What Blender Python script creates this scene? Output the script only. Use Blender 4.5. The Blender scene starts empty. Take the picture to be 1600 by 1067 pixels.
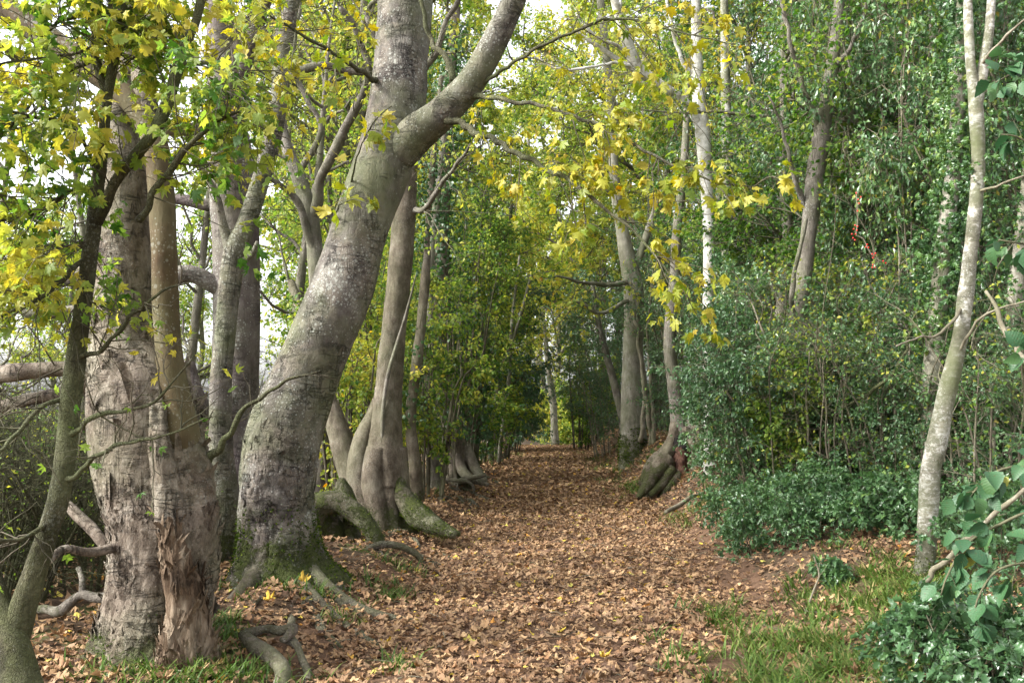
import bpy, math
import numpy as np
from mathutils import Matrix, Vector

rng = np.random.default_rng(11)
scene = bpy.context.scene
COL = scene.collection

# ------------------------------------------------------------------ camera, sky, sun, exposure
F_PX = 1400.0
CAM_Z = 1.6
PITCH = math.atan(103.5 / F_PX)
cam_data = bpy.data.cameras.new("camera")
cam = bpy.data.objects.new("camera", cam_data)
COL.objects.link(cam)
cam.location = (0, 0, CAM_Z)
cam.rotation_euler = (math.pi / 2 + PITCH, 0, 0)
cam_data.sensor_width = 36.0
cam_data.lens = F_PX / 1600 * 36.0
cam_data.clip_start = 0.05
cam_data.clip_end = 2000
scene.camera = cam

SUN_EL = math.radians(36)
SUN_AZ = math.radians(-62)          # from the left, a little behind the things ahead of us
sun_dir = Vector((math.sin(SUN_AZ) * math.cos(SUN_EL), math.cos(SUN_AZ) * math.cos(SUN_EL) * -0.55, math.sin(SUN_EL))).normalized()
SUN_AZ = math.atan2(sun_dir.x, sun_dir.y)
SUN_EL = math.asin(sun_dir.z)
world = bpy.data.worlds.new("World")
scene.world = world
world.use_nodes = True
wn = world.node_tree.nodes
wl = world.node_tree.links
for n in list(wn):
    wn.remove(n)
sky = wn.new("ShaderNodeTexSky")
sky.sky_type = 'NISHITA'
sky.sun_disc = False
sky.sun_elevation = SUN_EL
sky.sun_rotation = SUN_AZ
sky.dust_density = 4.0
sky.air_density = 1.0
sky.ozone_density = 1.0
hs = wn.new("ShaderNodeHueSaturation")
hs.inputs["Saturation"].default_value = 0.16
hs.inputs["Value"].default_value = 1.0
bg = wn.new("ShaderNodeBackground")
bg.inputs["Strength"].default_value = 0.15
wo = wn.new("ShaderNodeOutputWorld")
wl.new(sky.outputs[0], hs.inputs["Color"])
wl.new(hs.outputs[0], bg.inputs["Color"])
wl.new(bg.outputs[0], wo.inputs["Surface"])

sun_data = bpy.data.lights.new("sun", 'SUN')
sun_data.energy = 1.45
sun_data.angle = math.radians(5)
sun_data.color = (1.0, 0.97, 0.91)
sun = bpy.data.objects.new("sun", sun_data)
COL.objects.link(sun)
sun.rotation_euler = sun_dir.to_track_quat('Z', 'Y').to_euler()
sun.location = (-20, -10, 30)

scene.view_settings.view_transform = 'Standard'
scene.view_settings.look = 'None'
scene.view_settings.gamma = 1.0
scene.view_settings.use_curve_mapping = False
scene.view_settings.exposure = 2.06
scene.cycles.max_bounces = 7
scene.cycles.diffuse_bounces = 5
scene.cycles.glossy_bounces = 2
scene.cycles.transmission_bounces = 5
scene.cycles.transparent_max_bounces = 4
scene.cycles.caustics_reflective = False
scene.cycles.caustics_refractive = False

# ------------------------------------------------------------------ maths helpers
def P(px, py, D):
    """point of the world that photo pixel (px, py) shows at distance D ahead"""
    u = (px - 800) / F_PX
    v = -(py - 533.5) / F_PX
    c, s = math.cos(PITCH), math.sin(PITCH)
    k = D / (c - s * v)
    return np.array([u * k, D, CAM_Z + (s + c * v) * k])

def proj(p):
    p = np.asarray(p, float)
    c, s = math.cos(PITCH), math.sin(PITCH)
    y = p[..., 1]; z = p[..., 2] - CAM_Z
    d = np.maximum(c * y + s * z, 1e-3)
    h = -s * y + c * z
    return 800 + p[..., 0] / d * F_PX, 533.5 - h / d * F_PX, d

def sst(a, b, x):
    t = np.clip((x - a) / (b - a), 0, 1)
    return t * t * (3 - 2 * t)

def nrm(v):
    return v / np.maximum(np.linalg.norm(v, axis=-1, keepdims=True), 1e-9)

def _hash(ix, iy, iz, seed):
    h = (ix * 374761393 + iy * 668265263 + iz * 2147483647 + seed * 1274126177) & 0xFFFFFFFF
    h = ((h ^ (h >> 13)) * 1274126177) & 0xFFFFFFFF
    h = ((h ^ (h >> 16)) * 2246822519) & 0xFFFFFFFF
    return ((h ^ (h >> 15)) & 0xFFFFFF) / float(0xFFFFFF)

def noise(p, seed=0):
    """value noise, -1..1"""
    p = np.asarray(p, float)
    i = np.floor(p).astype(np.int64)
    f = p - i
    f = f * f * (3 - 2 * f)
    r = 0
    for dx in (0, 1):
        wx = f[..., 0] if dx else 1 - f[..., 0]
        for dy in (0, 1):
            wy = f[..., 1] if dy else 1 - f[..., 1]
            for dz in (0, 1):
                wz = f[..., 2] if dz else 1 - f[..., 2]
                r = r + wx * wy * wz * _hash(i[..., 0] + dx, i[..., 1] + dy, i[..., 2] + dz, seed)
    return r * 2 - 1

def fbm(p, oct=4, seed=0):
    r = 0; a = 1.0; t = 0
    p = np.asarray(p, float)
    for k in range(oct):
        r = r + a * noise(p * 2 ** k, seed + k); t += a; a *= .5
    return r / t

def worley(u, v, seed=0):
    """2D cells: (random of the nearest cell, distance to its edge)"""
    iu = np.floor(u).astype(np.int64); iv = np.floor(v).astype(np.int64)
    f1 = np.full(u.shape, 9.); f2 = np.full(u.shape, 9.); idr = np.zeros(u.shape)
    for dx in (-1, 0, 1):
        for dy in (-1, 0, 1):
            cx = iu + dx; cy = iv + dy
            px = cx + _hash(cx, cy, cx * 0, seed); py = cy + _hash(cx, cy, cx * 0 + 5, seed)
            d = np.hypot(px - u, py - v)
            r = _hash(cx, cy, cx * 0 + 9, seed)
            near = d < f1
            f2 = np.where(near, f1, np.minimum(f2, d))
            idr = np.where(near, r, idr)
            f1 = np.where(near, d, f1)
    return idr, f2 - f1

# ------------------------------------------------------------------ ground shape
PCY = np.array([-6, 0, 5.2, 8.5, 13.7, 18, 27, 39, 50, 65, 120.])
PCX = np.array([.2, .2, .22, .45, .80, 1.0, 1.25, 1.5, 2.6, 5.5, 25.])

def path_x(y):
    return np.interp(y, PCY, PCX)

def ground(x, y):
    x = np.asarray(x, float); y = np.asarray(y, float)
    d = x - path_x(y)
    d = d + .18 * noise(np.stack([x * .7, y * .7, x * 0], -1), 3)
    near = sst(-2, 4, y)
    lb = np.interp(y, [4.5, 6.5, 8.5, 11, 30], [.04, .22, .24, .22, .3])
    rb = np.interp(y, [3, 6, 8, 11, 14, 22, 40], [.16, .24, .38, .55, .68, .9, .8])
    z = sst(-1.25, -2.1, d) * lb - sst(-3.4, -8, d) * .45
    z = z + sst(1.3, 2.6, d) * rb + sst(2.9, 8, d) * rb * .7
    z = z - sst(36, 60, y) * 1.6 * sst(8, 0, np.abs(d))
    q = np.stack([x, y, x * 0], -1)
    amp = .35 + .65 * sst(1.0, 2.0, np.abs(d))
    z = z + amp * (.05 * noise(q * .9, 1) + .025 * noise(q * 2.7, 2) + .012 * noise(q * 7, 4)) * near
    return z

# ------------------------------------------------------------------ object helpers
def make_mesh(name, V, faces, mat, tint=None, smooth=True):
    me = bpy.data.meshes.new(name)
    V = np.ascontiguousarray(V, dtype=np.float32).reshape(-1, 3)
    if not isinstance(faces, (list, tuple)):
        faces = [faces]
    faces = [np.asarray(f, dtype=np.int32) for f in faces if len(f)]
    me.vertices.add(len(V))
    me.vertices.foreach_set("co", V.ravel())
    loops = np.concatenate([f.ravel() for f in faces])
    sizes = np.concatenate([np.full(len(f), f.shape[1], dtype=np.int32) for f in faces])
    starts = np.concatenate([[0], np.cumsum(sizes)[:-1]]).astype(np.int32)
    me.loops.add(len(loops))
    me.loops.foreach_set("vertex_index", loops)
    me.polygons.add(len(sizes))
    me.polygons.foreach_set("loop_start", starts)
    me.polygons.foreach_set("use_smooth", np.full(len(sizes), smooth, dtype=bool))
    if tint is not None:
        a = me.attributes.new("tint", 'FLOAT', 'POINT')
        a.data.foreach_set("value", np.ascontiguousarray(tint, dtype=np.float32))
    me.update(calc_edges=True)
    me.validate()
    me.materials.append(mat)
    return me

def link(name, me, parent=None, kind=None, label=None):
    o = bpy.data.objects.new(name, me)
    COL.objects.link(o)
    if parent is not None:
        o.parent = parent
    if kind:
        o['kind'] = kind
    if label:
        o['label'] = label
    return o

def part(name, V, F, mat, root, tint=None, smooth=True, kind=None, label=None):
    """one mesh object, given in world coordinates, hung under its thing"""
    off = np.array(root.matrix_basis.translation) if root is not None else np.zeros(3)
    p = root.parent if root is not None else None
    while p is not None:
        off = off + np.array(p.matrix_basis.translation); p = p.parent
    return link(name, make_mesh(name, np.asarray(V) - off, F, mat, tint, smooth), root, kind, label)

def thing(name, label, cat, loc, group=None):
    o = bpy.data.objects.new(name, None)
    o.empty_display_size = .2
    COL.objects.link(o)
    o.location = [float(c) for c in loc]
    o['label'] = label
    o['category'] = cat
    if group:
        o['group'] = group
    return o

def dup(root, loc, rz, sc, label, group=None):
    r = root.copy(); COL.objects.link(r)
    r.location = [float(c) for c in loc]; r.rotation_euler = (0, 0, rz); r.scale = sc if isinstance(sc, tuple) else (sc, sc, sc)
    r['label'] = label
    if group:
        r['group'] = group
    for ch in list(root.children):
        c = ch.copy(); COL.objects.link(c); c.parent = r
        for g in list(ch.children):
            d = g.copy(); COL.objects.link(d); d.parent = c
    return r

# ------------------------------------------------------------------ shapes: tubes, twigs, leaves
def crom(A, n=14):
    A = np.asarray(A, float)
    E = np.vstack([2 * A[0] - A[1], A, 2 * A[-1] - A[-2]])
    t = np.linspace(0, 1, n, endpoint=False)[:, None]
    out = []
    for i in range(len(A) - 1):
        p0, p1, p2, p3 = E[i], E[i + 1], E[i + 2], E[i + 3]
        out.append(.5 * (2 * p1 + (p2 - p0) * t + (2 * p0 - 5 * p1 + 4 * p2 - p3) * t ** 2 + (3 * p1 - p0 - 3 * p2 + p3) * t ** 3))
    out.append(A[-1:])
    return np.vstack(out)

def resample(pts, K):
    B = crom(pts) if len(pts) > 2 else np.asarray(pts, float)
    s = np.concatenate([[0], np.cumsum(np.linalg.norm(np.diff(B[:, :3], axis=0), axis=1))])
    q = np.linspace(0, s[-1], K)
    return np.stack([np.interp(q, s, B[:, k]) for k in range(B.shape[1])], 1)

def tube(pts, rad, seg=16, step=.06, disp=None):
    A = np.c_[np.asarray(pts, float), np.asarray(rad, float)]
    B = crom(A)
    s = np.concatenate([[0], np.cumsum(np.linalg.norm(np.diff(B[:, :3], axis=0), axis=1))])
    n = max(4, int(s[-1] / step) + 1)
    q = np.linspace(0, s[-1], n)
    C = np.stack([np.interp(q, s, B[:, k]) for k in range(4)], 1)
    R = np.maximum(C[:, 3], .0008); C = C[:, :3]
    T = nrm(np.gradient(C, axis=0))
    Nn = np.zeros((n, 3))
    a = np.cross(T[0], [0, -1, .1]); a = nrm(np.cross(a, T[0]))      # ring starts on the far side
    Nn[0] = a
    for i in range(1, n):
        v = Nn[i - 1] - T[i] * np.dot(Nn[i - 1], T[i])
        Nn[i] = v / np.linalg.norm(v)
    Bn = np.cross(T, Nn)
    th = np.linspace(0, 2 * np.pi, seg, endpoint=False)
    dirs = Nn[:, None] * np.cos(th)[None, :, None] + Bn[:, None] * np.sin(th)[None, :, None]
    RR = np.repeat(R[:, None], seg, 1)
    if disp is not None:
        RR = RR + disp(C[:, None] + dirs * RR[..., None], np.broadcast_to(th, RR.shape), np.broadcast_to(q[:, None], RR.shape), RR)
    V = C[:, None] + dirs * RR[..., None]
    idx = np.arange(n * seg).reshape(n, seg)
    a_ = idx[:-1]; b_ = idx[1:]
    quads = np.stack([a_, np.roll(a_, -1, 1), np.roll(b_, -1, 1), b_], -1).reshape(-1, 4)
    Vf = np.vstack([V.reshape(-1, 3), C[-1:] + T[-1:] * R[-1] * .5, C[:1] - T[:1] * R[0] * .5])
    last = idx[-1]; first = idx[0]
    tris = np.vstack([np.stack([last, np.roll(last, -1), np.full(seg, n * seg)], -1), np.stack([np.roll(first, -1), first, np.full(seg, n * seg + 1)], -1)])
    return dict(V=Vf, F=[quads, tris], N=dirs.reshape(-1, 3), P=V.reshape(-1, 3), s=np.repeat(q, seg), C=C, R=R)

def join(parts):
    Vs, Qs, Ts, o = [], [], [], 0
    for V, F in parts:
        Vs.append(V)
        for f in F:
            (Qs if f.shape[1] == 4 else Ts).append(np.asarray(f) + o)
        o += len(V)
    out = []
    if Qs: out.append(np.vstack(Qs))
    if Ts: out.append(np.vstack(Ts))
    return np.vstack(Vs), out

def twigs(pts, r0, r1, sides=4):
    """many thin branches (N,K,3) at once"""
    N, K, _ = pts.shape
    d = nrm(pts[:, -1] - pts[:, 0])
    ref = np.where(np.abs(d[:, 2:3]) < .9, [[0, 0, 1.]], [[1., 0, 0]])
    a = nrm(np.cross(d, ref)); b = np.cross(d, a)
    th = np.linspace(0, 2 * np.pi, sides, endpoint=False)
    ring = a[:, None] * np.cos(th)[None, :, None] + b[:, None] * np.sin(th)[None, :, None]
    t = np.linspace(0, 1, K)
    r = np.asarray(r0).reshape(-1, 1) * (1 - t) + np.asarray(r1).reshape(-1, 1) * t
    r = np.broadcast_to(r, (N, K))
    V = pts[:, :, None] + ring[:, None] * r[..., None, None]
    idx = np.arange(N * K * sides).reshape(N, K, sides)
    A = idx[:, :-1]; Bq = idx[:, 1:]
    Q = np.stack([A, np.roll(A, -1, 2), np.roll(Bq, -1, 2), Bq], -1).reshape(-1, 4)
    return V.reshape(-1, 3), [Q]

def grow(L, per, ln, ang, tmin=.2, tmax=1., up=0., droop=0., K=5, wig=.12, taper=.4):
    N, K0, _ = L.shape
    M = N * per
    idx = np.repeat(np.arange(N), per)
    t = rng.uniform(tmin, tmax, M)
    f = t * (K0 - 1); i = np.clip(np.floor(f).astype(int), 0, K0 - 2); w = (f - i)[:, None]
    b = L[idx, i] * (1 - w) + L[idx, i + 1] * w
    tan = nrm(L[idx, i + 1] - L[idx, i])
    r = rng.normal(size=(M, 3)); perp = nrm(r - tan * (r * tan).sum(1, keepdims=True))
    a = rng.uniform(ang[0], ang[1], M)[:, None]
    d = nrm(np.cos(a) * tan + np.sin(a) * perp + np.array([0, 0, up]))
    le = (rng.uniform(ln[0], ln[1], M) * (1 - taper * t))[:, None, None]
    s = np.linspace(0, 1, K)[None, :, None]
    wv = rng.normal(size=(M, K, 3)); wv[:, 0] = 0
    wv = np.cumsum(wv, 1) * wig / K
    return b[:, None] + d[:, None] * le * s + np.array([0, 0, -droop]) * le * s ** 2 + wv * le

def on_lines(L, per, tmin=.25, tmax=1.):
    N, K0, _ = L.shape
    M = N * per
    idx = np.repeat(np.arange(N), per)
    t = rng.uniform(tmin, tmax, M)
    f = t * (K0 - 1); i = np.clip(np.floor(f).astype(int), 0, K0 - 2); w = (f - i)[:, None]
    return L[idx, i] * (1 - w) + L[idx, i + 1] * w, nrm(L[idx, i + 1] - L[idx, i])

def fan(outline, zf):
    o = np.array(outline, float)
    c = np.array([[0, .42]])
    V = np.vstack([c, o])
    n = len(o)
    F = np.stack([np.zeros(n, int), 1 + np.arange(n), 1 + (np.arange(n) + 1) % n], 1)
    return np.c_[V, zf(V[:, 0], V[:, 1])], F

def palmate(detail=1, curl=0., fold=0., wob=0., seed=0):
    r = np.random.default_rng(seed)
    if detail >= 2:
        half = [(0, 1.0), (9, .80), (15, .82), (22, .56), (33, .70), (44, .95), (53, .76), (62, .72), (72, .47), (88, .58), (102, .70), (118, .52), (140, .38), (162, .30)]
    elif detail == 1:
        half = [(0, 1.0), (22, .55), (46, .93), (72, .46), (100, .68), (145, .36)]
    else:
        half = [(0, 1.0), (28, .55), (62, .85), (125, .45)]
    pts = [(math.sin(math.radians(a)) * q * .62, math.cos(math.radians(a)) * q * .62 + .38) for a, q in half]
    pts = pts + [(0, .13)] + [(-x, y) for x, y in pts[::-1]]
    pts = [p for k, p in enumerate(pts) if k == 0 or p != pts[k - 1]][:-1]
    pts = [(x * (1 + .12 * r.normal()), y * (1 + .05 * r.normal())) for x, y in pts]
    ph = r.uniform(0, 6)
    def zf(x, y):
        return -curl * (x ** 2 * 1.6 + (y - .35) ** 2 * 1.1) + fold * np.abs(x) + wob * np.sin(7 * x + ph) * np.cos(6 * y + ph) + wob * .6 * r.normal(size=np.shape(x))
    return fan(pts, zf)

def ovate(n=3, width=.5, fold=.25, curl=.25, spiky=0., seed=0):
    """leaf folded on its midrib: n stations a side"""
    r = np.random.default_rng(seed)
    ys = np.linspace(0, 1, n + 2)[1:-1]
    mid = np.array([[0, y, -curl * y * y] for y in np.linspace(0, 1, n + 2)])
    V = [mid]; F = []
    m = n + 2
    for sgn in (-1, 1):
        w = width * .5 * np.sin(np.pi * ys ** .8) * (1 + spiky * np.where(np.arange(n) % 2 == 0, .35, -.35))
        z = fold * w - curl * ys ** 2 + spiky * .18 * np.where(np.arange(n) % 2 == 0, 1, -1) * w
        o = sum(len(v) for v in V)
        V.append(np.stack([sgn * w, ys, z], 1))
        for k in range(n + 1):
            if k == 0: f = [0, o, 1]
            elif k == n: f = [n, o + n - 1, n + 1]
            else:
                F.append([k, o + k - 1, o + k] if sgn > 0 else [k, o + k, o + k - 1])
                f = [k, o + k, k + 1]
            F.append(f if sgn > 0 else f[::-1])
    return np.vstack(V), np.array(F)

def flat_leaf(width=.6, fold=.2):
    V = np.array([[0, 0, 0], [width * .5, .45, fold * .3], [0, 1, -.15], [-width * .5, .45, fold * .3]])
    return V, np.array([[0, 1, 2], [0, 2, 3]])

MAPLE_HI = [palmate(2, c, f, .03, k) for k, (c, f) in enumerate([(.3, .0), (.55, .1), (.2, -.2), (.8, .15), (.45, -.1), (.1, .25)])]
MAPLE = [palmate(1, c, f, .04, 20 + k) for k, (c, f) in enumerate([(.3, 0), (.6, .15), (.2, -.25), (.9, .2)])]
MAPLE_LO = [palmate(0, c, f, .03, 40 + k) for k, (c, f) in enumerate([(.3, .1), (.7, -.2)])]
DEAD_HI = [palmate(2, c, f, .11, 60 + k) for k, (c, f) in enumerate([(.7, .1), (-.6, .1), (.3, -.3), (1.2, .2), (-.9, -.2), (.2, .5), (-.3, .4), (1.6, 0)])]
DEAD = [palmate(1, c, f, .1, 80 + k) for k, (c, f) in enumerate([(1.1, .2), (-.9, .1), (.4, -.6), (1.8, .3), (-1.5, -.3), (.3, .8)])]
DEAD_LO = [palmate(0, c, f, .08, 90 + k) for k, (c, f) in enumerate([(.7, .2), (-.6, .1), (.2, -.4)])]
HOLLY = [ovate(3, .6, .35, c, 1.0, k) for k, c in enumerate((.15, .35, .55))]
HOLLY_LO = [ovate(1, .6, .35, c, 0, k) for k, c in enumerate((.15, .5))]
OVATE = [ovate(1, .72, .2, c, 0, k) for k, c in enumerate((.1, .35, .6))]
OVATE_HI = [ovate(9, .74 + .05 * k, f, c, .16, k) for k, (c, f) in enumerate(((.15, .25), (.4, .5), (.65, .3), (.25, .7), (-.2, .35)))]
FLAT = [flat_leaf(.6, .3), flat_leaf(.75, -.2)]
DEAD_FAR = [ovate(1, .9, f, c, 0, k) for k, (f, c) in enumerate(((.5, .3), (-.5, .4), (.2, -.5), (.9, .1)))]
HOLLY_HI = [ovate(6, .62, .4, c, 1.0, k) for k, c in enumerate((.15, .35, .6))]
GRASS = [(np.array([[-.035, 0, 0], [.035, 0, 0], [.028, .45, .05], [-.028, .45, .05], [.012, .8, .2], [-.012, .8, .2], [0, 1, .42]]), np.array([[0, 1, 2], [0, 2, 3], [3, 2, 4], [3, 4, 5], [5, 4, 6]])),
         (np.array([[-.03, 0, 0], [.03, 0, 0], [.02, .55, .12], [-.02, .55, .12], [0, .95, .55]]), np.array([[0, 1, 2], [0, 2, 3], [3, 2, 4]]))]

def stalked(t, y0):
    V, F = t
    n = len(V)
    return np.vstack([V, [[-.012, y0, 0], [.012, y0, 0], [.009, -.28, .05], [-.009, -.28, .05], [.006, -.55, .16], [-.006, -.55, .16]]]), np.vstack([F, [[n, n + 3, n + 1], [n + 1, n + 3, n + 2], [n + 3, n + 5, n + 2], [n + 2, n + 5, n + 4]]])
MAPLE_HI = [stalked(t, .16) for t in MAPLE_HI]
OVATE_HI = [stalked(t, .03) for t in OVATE_HI]

def frame(axis, normal):
    axis = nrm(axis)
    side = nrm(np.cross(axis, normal))
    return side, axis, np.cross(side, axis)

def leaf_cloud(tpls, pos, axis, normal, size, tint):
    side, axis, normal = frame(axis, normal)
    which = rng.integers(0, len(tpls), len(pos))
    Vs, Fs, Ts, o = [], [], [], 0
    for k, (tv, tf) in enumerate(tpls):
        m = which == k
        if not m.any(): continue
        s = size[m][:, None, None]
        V = pos[m][:, None] + s * (tv[None, :, 0:1] * side[m][:, None] + tv[None, :, 1:2] * axis[m][:, None] + tv[None, :, 2:3] * normal[m][:, None])
        n = int(m.sum()); nv = len(tv)
        F = tf[None] + (np.arange(n) * nv)[:, None, None] + o
        Vs.append(V.reshape(-1, 3)); Fs.append(F.reshape(-1, 3)); Ts.append(np.repeat(tint[m], nv)); o += n * nv
    return np.vstack(Vs), [np.vstack(Fs)], np.concatenate(Ts)

def leaf_parts(name, root, tpls, mat, pos, axis, normal, size, tint, variants=14):
    """single leaves, each an object; alike ones share a mesh"""
    side, axis, normal = frame(axis, normal)
    ts = np.quantile(tint, np.linspace(0.02, .98, variants))
    meshes = [make_mesh(name, tpls[k % len(tpls)][0], tpls[k % len(tpls)][1], mat, np.full(len(tpls[k % len(tpls)][0]), ts[k])) for k in range(variants)]
    off = np.array(root.location)
    for i in range(len(pos)):
        k = int(np.argmin(np.abs(ts - tint[i]) + rng.uniform(0, .06, variants)))
        o = bpy.data.objects.new(name, meshes[k])
        COL.objects.link(o)
        o.parent = root
        s = float(size[i])
        R = np.stack([side[i], axis[i], normal[i]], 1) * s
        M = Matrix(((R[0, 0], R[0, 1], R[0, 2], pos[i, 0] - off[0]), (R[1, 0], R[1, 1], R[1, 2], pos[i, 1] - off[1]), (R[2, 0], R[2, 1], R[2, 2], pos[i, 2] - off[2]), (0, 0, 0, 1)))
        o.matrix_basis = M

def biggest(pos, size, n, margin=0):
    px, py, d = proj(pos)
    ok = (px > -margin) & (px < 1600 + margin) & (py > -margin) & (py < 1067 + margin)
    sc = np.where(ok, size / d, 0)
    order = np.argsort(-sc)
    m = np.zeros(len(pos), bool)
    m[order[:n]] = True
    return m & ok

def leaves_at(L, per, size, spread=.02, tmin=.2, up=.9, down=.35, along=.6, out=.8, jit=.5):
    """positions, axes, normals, sizes of leaves set along twigs"""
    p, tan = on_lines(L, per, tmin)
    M = len(p)
    r = rng.normal(size=(M, 3)); perp = nrm(r - tan * (r * tan).sum(1, keepdims=True))
    ax = nrm(along * tan + out * perp + np.array([0, 0, -down]) + rng.normal(size=(M, 3)) * .2)
    nm = nrm(np.array([0, 0, up]) + rng.normal(size=(M, 3)) * jit)
    sz = rng.uniform(size[0], size[1], M)
    return p + perp * spread * rng.uniform(.3, 1, (M, 1)), ax, nm, sz

def tints(pos, mid, cl=.15, amp=.12, freq=.9, seed=1):
    return np.clip(mid + cl * fbm(pos * freq, 2, seed) * 1.6 + rng.normal(size=len(pos)) * amp, .01, .99)

# ------------------------------------------------------------------ materials
def new_mat(name):
    m = bpy.data.materials.new(name)
    m.use_nodes = True
    nt = m.node_tree
    for n in list(nt.nodes):
        nt.nodes.remove(n)
    out = nt.nodes.new("ShaderNodeOutputMaterial")
    return m, nt.nodes, nt.links, out

def ramp(N, stops, interp='LINEAR'):
    r = N.new("ShaderNodeValToRGB")
    r.color_ramp.interpolation = interp
    e = r.color_ramp.elements
    e[0].position = stops[0][0]; e[0].color = (*stops[0][1], 1)
    e[1].position = stops[-1][0]; e[1].color = (*stops[-1][1], 1)
    for p, c in stops[1:-1]:
        x = e.new(p); x.color = (*c, 1)
    return r

def mixc(N, L, fac, a, b, mode='MIX'):
    m = N.new("ShaderNodeMix"); m.data_type = 'RGBA'; m.blend_type = mode
    for sock, val in ((m.inputs[0], fac), (m.inputs[6], a), (m.inputs[7], b)):
        if hasattr(val, 'node'): L.new(val, sock)
        elif isinstance(val, (int, float)): sock.default_value = val
        else: sock.default_value = (*val, 1)
    return m.outputs[2]

def mth(N, L, op, a, b=None, c=None, clamp=False):
    m = N.new("ShaderNodeMath"); m.operation = op; m.use_clamp = clamp
    for k, v in enumerate((a, b, c)):
        if v is None: continue
        if hasattr(v, 'node'): L.new(v, m.inputs[k])
        else: m.inputs[k].default_value = v
    return m.outputs[0]

def tex_noise(N, L, vec, scale, detail=4, rough=.55, dist=0):
    n = N.new("ShaderNodeTexNoise")
    n.inputs["Scale"].default_value = scale; n.inputs["Detail"].default_value = detail
    n.inputs["Roughness"].default_value = rough; n.inputs["Distortion"].default_value = dist
    if vec is not None: L.new(vec, n.inputs["Vector"])
    return n.outputs["Fac"]

def mapping(N, L, vec, sc):
    m = N.new("ShaderNodeMapping"); m.inputs["Scale"].default_value = sc
    L.new(vec, m.inputs["Vector"])
    return m.outputs[0]

def leaf_mat(name, stops, rough=.5, trans=.4, spec=.35, speck=0., vein=0.):
    m, N, L, out = new_mat(name)
    at = N.new("ShaderNodeAttribute"); at.attribute_name = "tint"
    r = ramp(N, stops)
    L.new(at.outputs["Fac"], r.inputs[0])
    tc = N.new("ShaderNodeTexCoord")
    c = r.outputs[0]
    nz = tex_noise(N, L, tc.outputs["Object"], 45, 3)
    v = mth(N, L, 'MULTIPLY_ADD', nz, .7, .65)
    cc = N.new("ShaderNodeHueSaturation"); L.new(c, cc.inputs["Color"]); L.new(v, cc.inputs["Value"])
    c = cc.outputs[0]
    if speck:
        n2 = tex_noise(N, L, tc.outputs["Object"], speck, 2)
        f = mth(N, L, 'MULTIPLY', mth(N, L, 'SUBTRACT', n2, .6, clamp=True), 7, clamp=True)
        c = mixc(N, L, f, c, (.06, .045, .012))
    p = N.new("ShaderNodeBsdfPrincipled")
    if vein:                                   # ribs of a single leaf: x across, y along it
        sx = N.new("ShaderNodeSeparateXYZ"); L.new(tc.outputs["Object"], sx.inputs[0])
        ab = mth(N, L, 'ABSOLUTE', sx.outputs[0])
        w = mth(N, L, 'SINE', mth(N, L, 'MULTIPLY', mth(N, L, 'SUBTRACT', sx.outputs[1], mth(N, L, 'MULTIPLY', ab, .75)), 46))
        rib = mth(N, L, 'MULTIPLY', mth(N, L, 'SUBTRACT', w, .72, clamp=True), 3, clamp=True)
        mid = mth(N, L, 'SUBTRACT', 1, mth(N, L, 'MULTIPLY', ab, 60, clamp=True))
        rb = mth(N, L, 'MAXIMUM', rib, mid)
        c = mixc(N, L, mth(N, L, 'MULTIPLY', rb, vein), c, (.16, .22, .08))
        bp = N.new("ShaderNodeBump"); bp.inputs["Strength"].default_value = .12; bp.inputs["Distance"].default_value = .01
        L.new(mth(N, L, 'MULTIPLY', w, .5), bp.inputs["Height"]); L.new(bp.outputs[0], p.inputs["Normal"])
    L.new(c, p.inputs["Base Color"]); p.inputs["Roughness"].default_value = rough
    p.inputs["Specular IOR Level"].default_value = spec
    t = N.new("ShaderNodeBsdfTranslucent")
    tcx = N.new("ShaderNodeHueSaturation"); tcx.inputs["Saturation"].default_value = 1.1; tcx.inputs["Value"].default_value = 1.25
    L.new(c, tcx.inputs["Color"]); L.new(tcx.outputs[0], t.inputs["Color"])
    ms = N.new("ShaderNodeMixShader"); ms.inputs[0].default_value = trans
    L.new(p.outputs[0], ms.inputs[1]); L.new(t.outputs[0], ms.inputs[2])
    L.new(ms.outputs[0], out.inputs["Surface"])
    return m

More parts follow.
